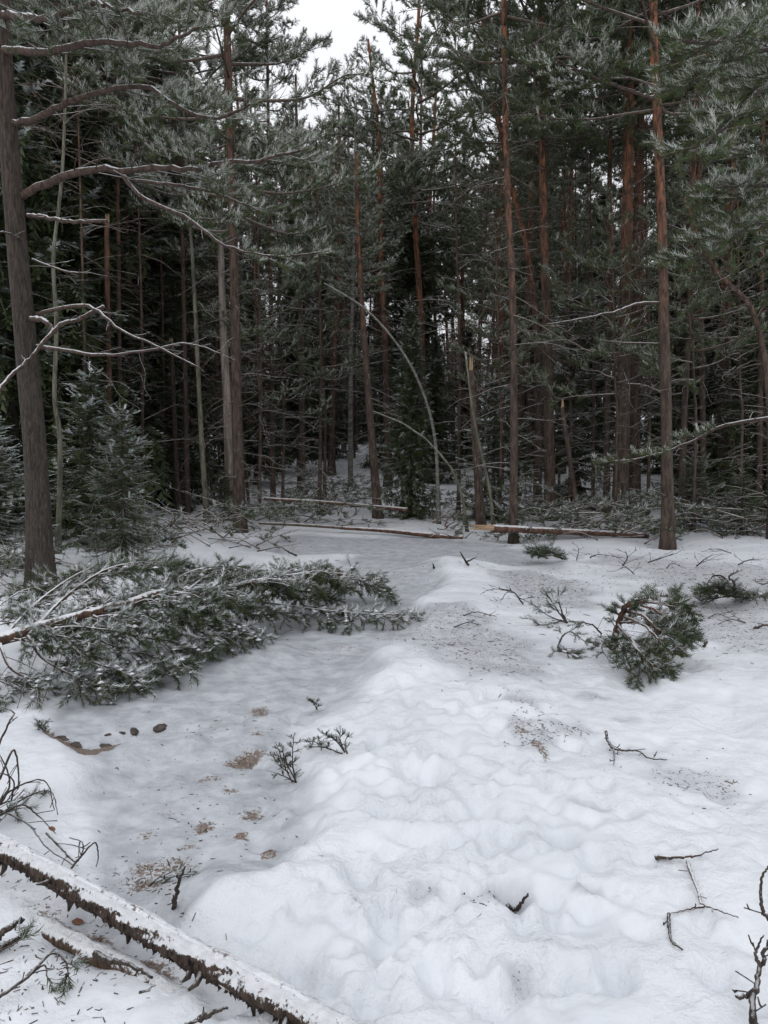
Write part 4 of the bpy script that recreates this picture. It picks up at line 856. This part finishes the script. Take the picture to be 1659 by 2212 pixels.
# the bushy pine bough on the right
bush = sprig('pine_bough', 'bushy pine bough with a reddish stem stuck in the snow at right', 'pine bough', [
    (.028, [(1322, 1400, .02), (1335, 1350, .22), (1350, 1310, .40), (1375, 1296, .47)]),
    (.014, [(1350, 1310, .40), (1400, 1300, .46), (1450, 1310, .42), (1490, 1340, .30)]), (.013, [(1360, 1302, .44), (1410, 1315, .42), (1450, 1345, .32), (1480, 1370, .22)]),
    (.013, [(1375, 1297, .46), (1425, 1285, .50), (1470, 1300, .44), (1500, 1330, .34)]), (.012, [(1345, 1330, .32), (1390, 1350, .30), (1430, 1390, .2), (1450, 1410, .1)]),
    (.012, [(1335, 1350, .24), (1370, 1390, .2), (1390, 1430, .1), (1400, 1460, .04)]), (.012, [(1330, 1370, .16), (1350, 1410, .14), (1365, 1445, .08), (1380, 1470, .03)]),
    (.012, [(1350, 1320, .36), (1390, 1330, .36), (1420, 1360, .28), (1470, 1385, .14)]), (.010, [(1335, 1360, .2), (1375, 1400, .2), (1410, 1440, .1), (1430, 1450, .05)]),
    (.010, [(1340, 1345, .26), (1380, 1345, .30), (1440, 1360, .26), (1495, 1372, .2)]), (.010, [(1360, 1400, .16), (1400, 1400, .18), (1425, 1420, .12), (1445, 1440, .06)])], True, 3, None, 1., slen=.19, gap=.036, tsize=.085, tgap=.024, f0=.34, frost=-.08)
for o in bush.children: o.data.materials[1] = M_REDLOG
sprig('pine_sprig', 'small pine sprig left of the bushy bough', 'pine sprig', [(.008, [(1300, 1370, .02), (1280, 1350, .08), (1255, 1345, .10), (1235, 1350, .06)]), (.006, [(1310, 1380, .02), (1300, 1400, .06), (1315, 1425, .02)])], True, 4)
sprig('pine_sprig', 'curled little pine sprig below left of the bushy bough', 'pine sprig', [(.008, [(1205, 1400, .01), (1215, 1375, .10), (1235, 1365, .12), (1262, 1385, .06)]), (.006, [(1205, 1400, .01), (1220, 1410, .05), (1235, 1405, .03)])], True, 5)
sprig('pine_sprig', 'upright bunch of pine twigs at the lower end of the grey patch', 'pine sprig', [(.009, [(1225, 1345, .01), (1205, 1320, .12), (1180, 1280, .26)]), (.009, [(1225, 1345, .01), (1210, 1310, .16), (1205, 1270, .3)]), (.007, [(1225, 1345, .01), (1185, 1330, .06), (1160, 1310, .1)]), (.007, [(1220, 1340, .01), (1170, 1350, .02), (1150, 1335, .06)])], True, 6, f0=.35, frost=.25)
sprig('pine_sprig', 'dark green pine sprig alone on the snow before the red trunk', 'pine sprig', [(.012, [(1220, 1208, .02), (1200, 1198, .12), (1170, 1188, .2), (1150, 1195, .1)]), (.01, [(1215, 1208, .02), (1190, 1192, .2), (1175, 1182, .3)]), (.008, [(1210, 1205, .02), (1190, 1200, .1), (1160, 1200, .1)])], True, 7, slen=.25, tsize=.1, tgap=.06)
sprig('pine_bough', 'dark pine bough with curved bare twigs near the right border', 'pine bough', [(.014, [(1615, 1290, .02), (1590, 1280, .15), (1550, 1265, .25), (1520, 1275, .15)]), (.012, [(1600, 1290, .02), (1570, 1275, .2), (1535, 1285, .1)]), (.012, [(1590, 1285, .05), (1560, 1290, .1), (1525, 1295, .05)]), (.01, [(1580, 1280, .1), (1545, 1270, .22), (1520, 1285, .1)]), (.01, [(1660, 1280, .02), (1630, 1290, .1), (1600, 1295, .05)])], True, 8, slen=.17, tsize=.09, tgap=.05, frost=.0)
sprig('twig', 'bare curved twigs arching above the dark bough near the right border', 'twig', [(.012, [(1590, 1290, .02), (1585, 1260, .3), (1575, 1245, .4), (1595, 1232, .45)]), (.01, [(1590, 1285, .02), (1560, 1245, .35), (1535, 1250, .3), (1525, 1275, .1)])], False, 9, slen=.2, gap=.1)
sprig('twig', 'drooping snow-dusted twig on the crest of the middle mound', 'twig', [(.008, [(1130, 1305, .01), (1110, 1280, .1), (1080, 1272, .16), (1050, 1275, .12)]), (.006, [(1110, 1280, .1), (1095, 1280, .12), (1080, 1300, .02)]), (.006, [(1120, 1290, .05), (1140, 1300, .05)])], False, 10, slen=.2, gap=.06)
sprig('stick', 'dark stick poking from the crest of the far mound', 'stick', [(.014, [(1012, 1220, .02), (1000, 1203, .12), (994, 1192, .2)]), (.012, [(1005, 1215, .02), (1020, 1208, .08), (1030, 1203, .1)])], False, 11, slen=.05, gap=.3)
sprig('twig', 'forked bare twig lying on smooth snow at right', 'twig', [(.0075, [(1309, 1580, .05), (1313, 1600, .03), (1325, 1617, .02), (1350, 1621, .02), (1380, 1622, .02), (1400, 1637, .02), (1440, 1641, .015)]), (.005, [(1325, 1617, .02), (1327, 1635, .015), (1325, 1652, .01)])], False, 12, slen=.07, gap=.09, f0=2.)
sprig('stick', 'short thick snow-topped stick lying across at lower right', 'stick', [(.010, [(1415, 1853, .02), (1460, 1851, .025), (1500, 1848, .03), (1550, 1833, .04)])], False, 13, mat=M_LIMB, slen=.03, gap=.2)
sprig('twig', 'long crooked snowy twig running down from the short thick stick', 'twig', [(.0065, [(1485, 1862, .015), (1495, 1890, .015), (1510, 1930, .015), (1515, 1950, .02), (1550, 1965, .02), (1595, 1982, .02)]), (.006, [(1520, 1958, .02), (1490, 1962, .015), (1450, 1972, .01)])], False, 14, mat=M_LIMB, slen=.08, gap=.12)
sprig('twig', 'short dark twig half sunk in snow below the crooked snowy twig', 'twig', [(.006, [(1445, 1975, .01), (1446, 2010, .012), (1452, 2035, .01), (1475, 2052, .004)])], False, 15, slen=.03, gap=.1)
sprig('stick', 'straight dark stick standing up beside the snow-capped log', 'stick', [(.009, [(375, 1962, .0), (385, 1910, .12), (399, 1873, .22)]), (.005, [(388, 1900, .14), (381, 1890, .17)])], False, 16, slen=.02, gap=.3)
sprig('heather_sprig', 'sprig of greenish heather stems beside the trodden path', 'plant', [(.004, [(640, 1690, .0), (625, 1660, .08), (610, 1620, .2)]), (.004, [(640, 1690, .0), (610, 1675, .04), (590, 1668, .06)]), (.004, [(632, 1690, .0), (615, 1655, .08), (598, 1610, .2)]), (.004, [(638, 1690, .0), (632, 1640, .14), (635, 1590, .26)]), (.003, [(625, 1670, .03), (600, 1650, .09), (590, 1630, .14)])], True, 17, slen=.06, gap=.03, tsize=.028, tgap=.022, f0=.2, frost=.15)
sprig('heather_sprig', 'feathery dark heather sprig with a brown clump by the path', 'plant', [(.004, [(745, 1625, .0), (725, 1600, .07), (700, 1585, .14)]), (.004, [(745, 1625, .0), (735, 1600, .08), (735, 1578, .14)]), (.004, [(750, 1628, .0), (745, 1608, .06), (750, 1590, .1)]), (.004, [(740, 1628, .0), (700, 1615, .02), (665, 1612, .03)]), (.003, [(700, 1615, .02), (685, 1605, .06), (672, 1598, .08)])], True, 18, slen=.06, gap=.03, tsize=.028, tgap=.022, f0=.2)
sprig('heather_sprig', 'tiny lone heather sprig on the path edge above the others', 'plant', [(.003, [(685, 1533, .0), (678, 1520, .05), (668, 1512, .09)]), (.003, [(685, 1533, .0), (684, 1515, .07)])], True, 19, slen=.03, gap=.03, tsize=.03, tgap=.02)
sprig('heather_sprig', 'frosted sprig at the left end of the bare soil edge', 'plant', [(.003, [(95, 1580, .0), (85, 1565, .06), (80, 1555, .1)]), (.003, [(95, 1580, .0), (98, 1562, .06), (105, 1558, .08)])], True, 20, slen=.03, gap=.03, tsize=.03, tgap=.02, frost=.4)
sprig('pine_sprig', 'flattened green sprig frozen into the path behind the snow-capped log', 'pine sprig', [(.004, [(320, 1915, .0), (345, 1895, .015), (380, 1880, .02)]), (.004, [(350, 1910, .0), (370, 1895, .015), (405, 1890, .015)])], True, 21, slen=.07, gap=.03, tsize=.035, tgap=.02, frost=.3)
sprig('twig', 'small dark twig in the hollow of the old footprint', 'twig', [(.010, [(1095, 1958, .0), (1110, 1965, .015), (1125, 1955, .03), (1140, 1930, .07)])], False, 22, slen=.03, gap=.2)
for i, (lab, q) in enumerate((('thin bare twig standing in the snow before the right trees', [(1345, 1222, .02), (1355, 1205, .15), (1350, 1190, .25)]), ('spread of thin twigs on the snow before the big orange pine', [(1400, 1215, .02), (1430, 1205, .12), (1462, 1195, .2)]), ('little forked twig right of the spread of thin twigs', [(1505, 1222, .02), (1520, 1210, .12), (1535, 1200, .15)]),
                              ('low curved twigs on the snow right of the lone dark sprig', [(1275, 1205, .02), (1290, 1198, .08), (1315, 1200, .04)]), ('dark knotty twig on the snow near the right border', [(1595, 1220, .02), (1615, 1210, .1), (1640, 1208, .12)]), ('twig end sticking out at the right border', [(1670, 1250, .05), (1650, 1262, .08), (1635, 1258, .1)]), ('small black twig on the snow right of the bushy bough', [(1520, 1398, .0), (1528, 1385, .05)]), ('dark chip of wood on the snow at the right border', [(1630, 1358, .0), (1650, 1350, .03), (1665, 1352, .03)]),
                              ('thin stick leaning behind the bent left boughs', [(640, 1200, .02), (620, 1190, .1), (605, 1180, .15)]), ('dark stub poking from the far mound', [(938, 1228, .0), (935, 1217, .08)]))):
    r = .009 if i < 6 or i > 9 else .014
    sprig('twig', lab, 'twig', [(r, q)], False, 40+i, slen=.3 if i < 6 else .03, gap=.07 if i < 6 else .3, twr=.003, sec0=.1)
for i, (lab, q) in enumerate((('thin stem standing on the snow just right of the lone dark sprig', [(1245, 1210, .0), (1250, 1190, .18), (1246, 1178, .26)]), ('low tangle of thin twigs on the snow behind the bushy bough', [(1370, 1240, .01), (1350, 1225, .1), (1330, 1234, .03)]), ('flat twig on the snow between the bushy and the dark bough', [(1530, 1335, .01), (1550, 1326, .03), (1575, 1336, .01)]),
                              ('curved twig on the snow below the dark bough', [(1610, 1345, .01), (1580, 1338, .05), (1555, 1346, .01)]), ('grey twig lying before the dense thicket at right', [(1580, 1195, .01), (1545, 1186, .08), (1515, 1192, .02)]), ('small twig on the snow below the big rust-orange pine', [(1440, 1228, .01), (1450, 1217, .06), (1470, 1222, .01)]),
                              ('spiky dark twig at the foot of the middle mound', [(1000, 1330, .0), (1030, 1322, .05), (1060, 1330, .01)]), ('thin twig frozen on the grey patch above the smooth mound', [(980, 1355, .0), (1010, 1345, .03), (1040, 1350, .01)]))):
    sprig('twig', lab, 'twig', [(.006, q)], False, 60+i, slen=.22, gap=.07, twr=.0025, sec0=.1)
# curly bare branches at the left edge
sprig('branch', 'tangle of curly bare snow-dusted branches at the left border', 'branch', [
    (.006, [(-60, 1760, .0), (-20, 1650, .2), (20, 1560, .34), (30, 1540, .34), (10, 1530, .36)]), (.006, [(-60, 1780, .0), (0, 1680, .18), (30, 1620, .26), (40, 1690, .12), (20, 1720, .08)]), (.005, [(-40, 1800, .02), (10, 1720, .1), (60, 1690, .16), (100, 1690, .14), (118, 1750, .06)]),
    (.005, [(-30, 1780, .03), (20, 1700, .16), (5, 1640, .26), (-20, 1600, .3)]), (.005, [(-40, 1790, .0), (40, 1740, .1), (80, 1760, .06), (120, 1800, .02)]), (.004, [(0, 1760, .04), (60, 1720, .1), (110, 1710, .1), (125, 1760, .04)]),
    (.004, [(100, 1800, .02), (130, 1830, .02), (160, 1860, .04), (175, 1850, .06), (178, 1820, .1), (150, 1810, .1)]), (.004, [(150, 1880, .02), (175, 1850, .06), (205, 1820, .1), (212, 1850, .04), (208, 1872, .02)]), (.004, [(-20, 1740, .06), (60, 1780, .06), (100, 1830, .03), (160, 1870, .02)]),
    (.004, [(20, 1750, .04), (30, 1690, .16), (0, 1670, .2), (-20, 1690, .16)])], False, 23, slen=.12, gap=.16, twr=.0018, droop=.2)
sprig('pine_sprig', 'small green needle tufts caught under the curly branches', 'pine sprig', [(.005, [(-20, 1745, .02), (30, 1728, .05), (70, 1718, .06)]), (.005, [(-20, 1760, .02), (20, 1750, .04), (50, 1745, .04)])], True, 24, frost=.35)
sprig('pine_sprig', 'drooping twig with green needle tips in the bottom left corner', 'pine sprig', [(.005, [(-10, 2160, .02), (60, 2110, .05), (110, 2060, .07), (140, 2075, .06), (148, 2110, .03)]), (.004, [(60, 2110, .05), (95, 2085, .05), (102, 2110, .03)]), (.004, [(-20, 2060, .02), (20, 2045, .04), (45, 2030, .05)])], True, 25, f0=.75, slen=.05, gap=.04)
sprig('stick', 'broken dark stick at the left border below the log', 'stick', [(.014, [(-30, 2040, .02), (20, 2005, .05), (52, 1985, .06)]), (.012, [(-20, 2055, .01), (25, 2035, .03), (55, 2020, .04)])], False, 26, slen=.05, gap=.2)
sprig('stick', 'dark curved stick lying against the half-sunk brown log', 'stick', [(.011, [(205, 2060, .05), (240, 2075, .05), (290, 2090, .04), (330, 2112, .02)])], False, 27, slen=.02, gap=.3)
sprig('stick', 'short forked stick at the end of the half-sunk brown log', 'stick', [(.010, [(430, 2205, .03), (460, 2185, .05), (492, 2178, .06)]), (.007, [(400, 2215, .02), (430, 2205, .03)])], False, 28, slen=.02, gap=.3)
sprig('branch', 'snowy crooked branch at the bottom right corner', 'branch', [(.012, [(1640, 2240, .03), (1625, 2180, .06), (1640, 2100, .09), (1660, 2030, .12)]), (.008, [(1635, 2140, .07), (1600, 2155, .05), (1590, 2150, .05)]), (.006, [(1645, 2090, .1), (1632, 2060, .12), (1650, 2020, .14)]), (.007, [(1665, 1990, .1), (1645, 1960, .12), (1645, 1900, .16), (1660, 1870, .18)])], False, 29, mat=M_DARKTWIG, slen=.08, gap=.1)
def litter():
    mb = MB(55); R = mb.rnd
    zones = [(1520, 1290, 170, 90, 700), (1380, 1225, 300, 40, 420), (1180, 1270, 60, 30, 200), (1180, 1275, 70, 40, 110), (1010, 1400, 90, 60, 120), (1500, 1690, 80, 45, 60), (1150, 1610, 40, 50, 50), (1230, 1595, 40, 25, 30), (1115, 1530, 35, 30, 30), (640, 1320, 200, 60, 60), (780, 1280, 80, 60, 70), (480, 1560, 120, 60, 60), (450, 1750, 120, 90, 70), (330, 1890, 70, 40, 60), (150, 2050, 160, 90, 90), (800, 1185, 260, 25, 90), (1050, 1980, 40, 25, 20)]
    for u, v, su, sv, n in zones:
        for _ in range(n):
            q = g0(R.gauss(u, su*.8), R.gauss(v, sv*.7)); a = R.uniform(0, 6.28); k = 1 if v > 1400 else 1.5; l = R.uniform(.004, .022)*k*(2.2 if R.random() < .08 else 1); r = R.uniform(.0007, .002)*k; e = (q[0]+math.cos(a)*l, q[1]+math.sin(a)*l); m_ = ((q[0]+e[0])/2+R.uniform(-.25, .25)*l, (q[1]+e[1])/2+R.uniform(-.25, .25)*l)
            P3 = [np.array([*w, float(H(*w))+R.uniform(-.001, .003)]) for w in (q, m_, e)]; mb.tube(P3, [r, r*1.3, r*.6], 4, 0, False)
    feet = [(x_, y_, 34, .28) for x_, y_ in KEYPOS if y_ < 15.5]+[(*g0(u_, v_), 50, .12) for u_, v_ in ((60, 1900), (190, 2010), (120, 2100), (60, 2180))]
    for x_, y_, n, sp in feet:
        for _ in range(n):
            a = R.uniform(0, 6.28); rr = abs(R.gauss(.12, sp)); q = (x_+math.cos(a)*rr, y_+math.sin(a)*rr); a = R.uniform(0, 6.28); k = 1 if y_ < 4 else 2; l = R.uniform(.004, .03)*k; r = R.uniform(.0007, .002)*k; e = (q[0]+math.cos(a)*l, q[1]+math.sin(a)*l)
            mb.tube([np.array([*w, float(H(*w))+.002]) for w in (q, e)], [r, r*.7], 4, 0, False)
    o = mb.obj('forest_litter', [M_LITTER]); o['kind'] = 'stuff'; o['rust'] = 0.
litter()
# stones along the bare edge
for i, (u, v, r, lab) in enumerate(((224, 1612, .042, 'dark stone at the corner of the bare soil edge'), (233, 1587, .022, 'small dark stone left of the round one on the path edge'), (290, 1577, .035, 'round dark stone on the path edge'), (262, 1582, .018, 'tiny dark stone between the small and round ones'), (345, 1570, .04, 'flat dark stone at the right end of the path edge'), (160, 1612, .05, 'flat dark stone in the bare soil edge'), (135, 1595, .04, 'dark stone at the left of the bare soil edge'))):
    q = gp(u, v); mb = MB(i+5); th = np.linspace(0, np.pi, 7); ph = np.linspace(0, 2*np.pi, 10, endpoint=False)
    V = np.array([(math.sin(a)*math.cos(p)*1.3, math.sin(a)*math.sin(p)*.8, math.cos(a)*.55) for a in th for p in ph])*r; V *= 1+.35*fbm(V[:, :1]*40+i, V[:, 1:2]*40+V[:, 2:]*30, i, 2)
    I = np.arange(6)[:, None]*10; J = np.arange(10)[None]; J2 = (J+1) % 10; mb.add(V, None, np.stack([I+J, I+10+J, I+10+J2, I+J2], -1).reshape(-1, 4))
    o = mb.obj('stone', [M_STONE], None, loc=q+np.array([0, 0, -r*.25])); o['label'] = lab; o['category'] = 'stone'; o.rotation_euler[2] = i
# dead leaves by the log
for i, (u, v, lab) in enumerate(((168, 1995, 'dead red leaf on the snow between the two logs'), (112, 1795, 'dead red leaf lying on the top of the snow-capped log'))):
    q = gp(u, v) if i == 0 else lifted(u, v, .22); mb = MB(i); V = np.array([(-.02, 0, 0), (-.008, .012, .004), (.01, .011, .002), (.022, 0, .006), (.01, -.011, .004), (-.008, -.012, .001), (0, 0, -.004)]); mb.add(V, [(6, 0, 1), (6, 1, 2), (6, 2, 3), (6, 3, 4), (6, 4, 5), (6, 5, 0)])
    mb.add(V+(0, 0, -.0015), [(6, 1, 0), (6, 2, 1), (6, 3, 2), (6, 4, 3), (6, 5, 4), (6, 0, 5)])
    o = mb.obj('leaf', [M_LEAF], None, loc=q+np.array([0, 0, .006])); o['label'] = lab; o['category'] = 'leaf'; o.rotation_euler = (.3, .2, i*2.)

# ------------------------------------------------------------------ tell the trees of the wood apart by what they stand between
MARKS = [(60, 'the thick left pine'), (118, 'the crooked grey-green stem'), (231, 'the bright rust snag'), (376, 'the thin brown snag'), (430, 'the yellowish-grey stem'), (492, 'the barkless trunk'), (512, 'the dark brown pine'),
         (650, 'the straight dark trunk'), (757, 'the mottled birch'), (810, 'the rust-stemmed pine'), (944, 'the arching birch foot'), (1030, 'the splintered pine'), (1110, 'the slim straight pine'), (1163, 'the leaning orange pine'), (1187, 'the dark straight pine'),
         (1240, 'the swaying pine'), (1312, 'the slim dark pine'), (1345, 'the twin trunks'), (1440, 'the big rust-orange pine'), (1518, 'the slim thicket pine'), (1665, 'the crooked rust stem')]
ORD = ['first', 'second', 'third', 'fourth', 'fifth', 'sixth', 'seventh', 'eighth', 'ninth', 'tenth', 'eleventh', 'twelfth']
cells = {}
for o in S.objects:
    if o.get('group') and o.type == 'EMPTY':
        kind = {'pine_tree': 'thin pine', 'spruce_tree': 'dark spruce', 'bare_tree': 'bare sapling', 'birch_tree': 'pale birch'}[o.name.split('.')[0]]
        u = CU+o.location.x/o.location.y*FPX; k = sum(1 for m, _ in MARKS if m < u); cells.setdefault((kind, k), []).append((o.location.y, u, o))
for (kind, k), row in cells.items():
    row.sort(key=lambda r: r[0])
    a = MARKS[k-1][1] if k else None; b = MARKS[k][1] if k < len(MARKS) else None
    where = f'between {a} and {b}' if a and b else (f'beyond {a}, towards the right border' if a else f'beyond {b}, towards the left border')
    for i, (_, _, o) in enumerate(row):
        o['label'] = (f'{ORD[min(i, 11)]} {kind} back ' if len(row) > 1 else f'{kind} in the wood ')+where

# ------------------------------------------------------------------ the pine whose boughs reach in from the right
rpine, rbs, _, _ = KT('pine_tree', 'pine beyond the right border whose frosty boughs hang in at the top', 'tree', [(1900, 1400), (1905, 900), (1910, 300)], 7.5, 50, 9, M_PINE, .6, None, 8, 1, None, sides=12)
RL = dict(gap=.10, slen=.7, tsize=.12, tgap=.045, frost=.12, kind='near')
for q in ([(1900, 60, 7.5), (1780, 130, 6.8), (1660, 180, 6.2), (1580, 260, 5.8), (1500, 330, 5.5)], [(1900, -60, 7.5), (1760, 0, 6.6), (1640, 60, 6.0), (1540, 90, 5.6), (1470, 90, 5.4)], [(1900, 200, 7.5), (1780, 190, 7.0), (1680, 110, 6.6), (1580, 130, 6.2), (1490, 180, 6)],
          [(1900, 420, 7.5), (1780, 410, 7.0), (1640, 400, 6.6), (1540, 405, 6.3)], [(1900, 300, 7.5), (1780, 300, 7), (1690, 330, 6.8), (1600, 420, 6.6), (1570, 500, 6.5)], [(1900, 480, 7.5), (1800, 520, 7.2), (1700, 480, 7), (1600, 500, 6.8), (1500, 560, 6.6)]):
    near_limb(rpine, rbs, q, .03, .007, mat=M_DARKTWIG, **{**RL, 'f0': .3})
near_limb(rpine, rbs, [(1900, 800, 7.5), (1760, 870, 8), (1650, 905, 8.5), (1560, 920, 8.8), (1480, 960, 9), (1400, 985, 9.2), (1300, 1000, 9.4)], .03, .006, **{**RL, 'kind': 'mid', 'f0': .55, 'slen': .5, 'frost': .05, 'tsize': .1})
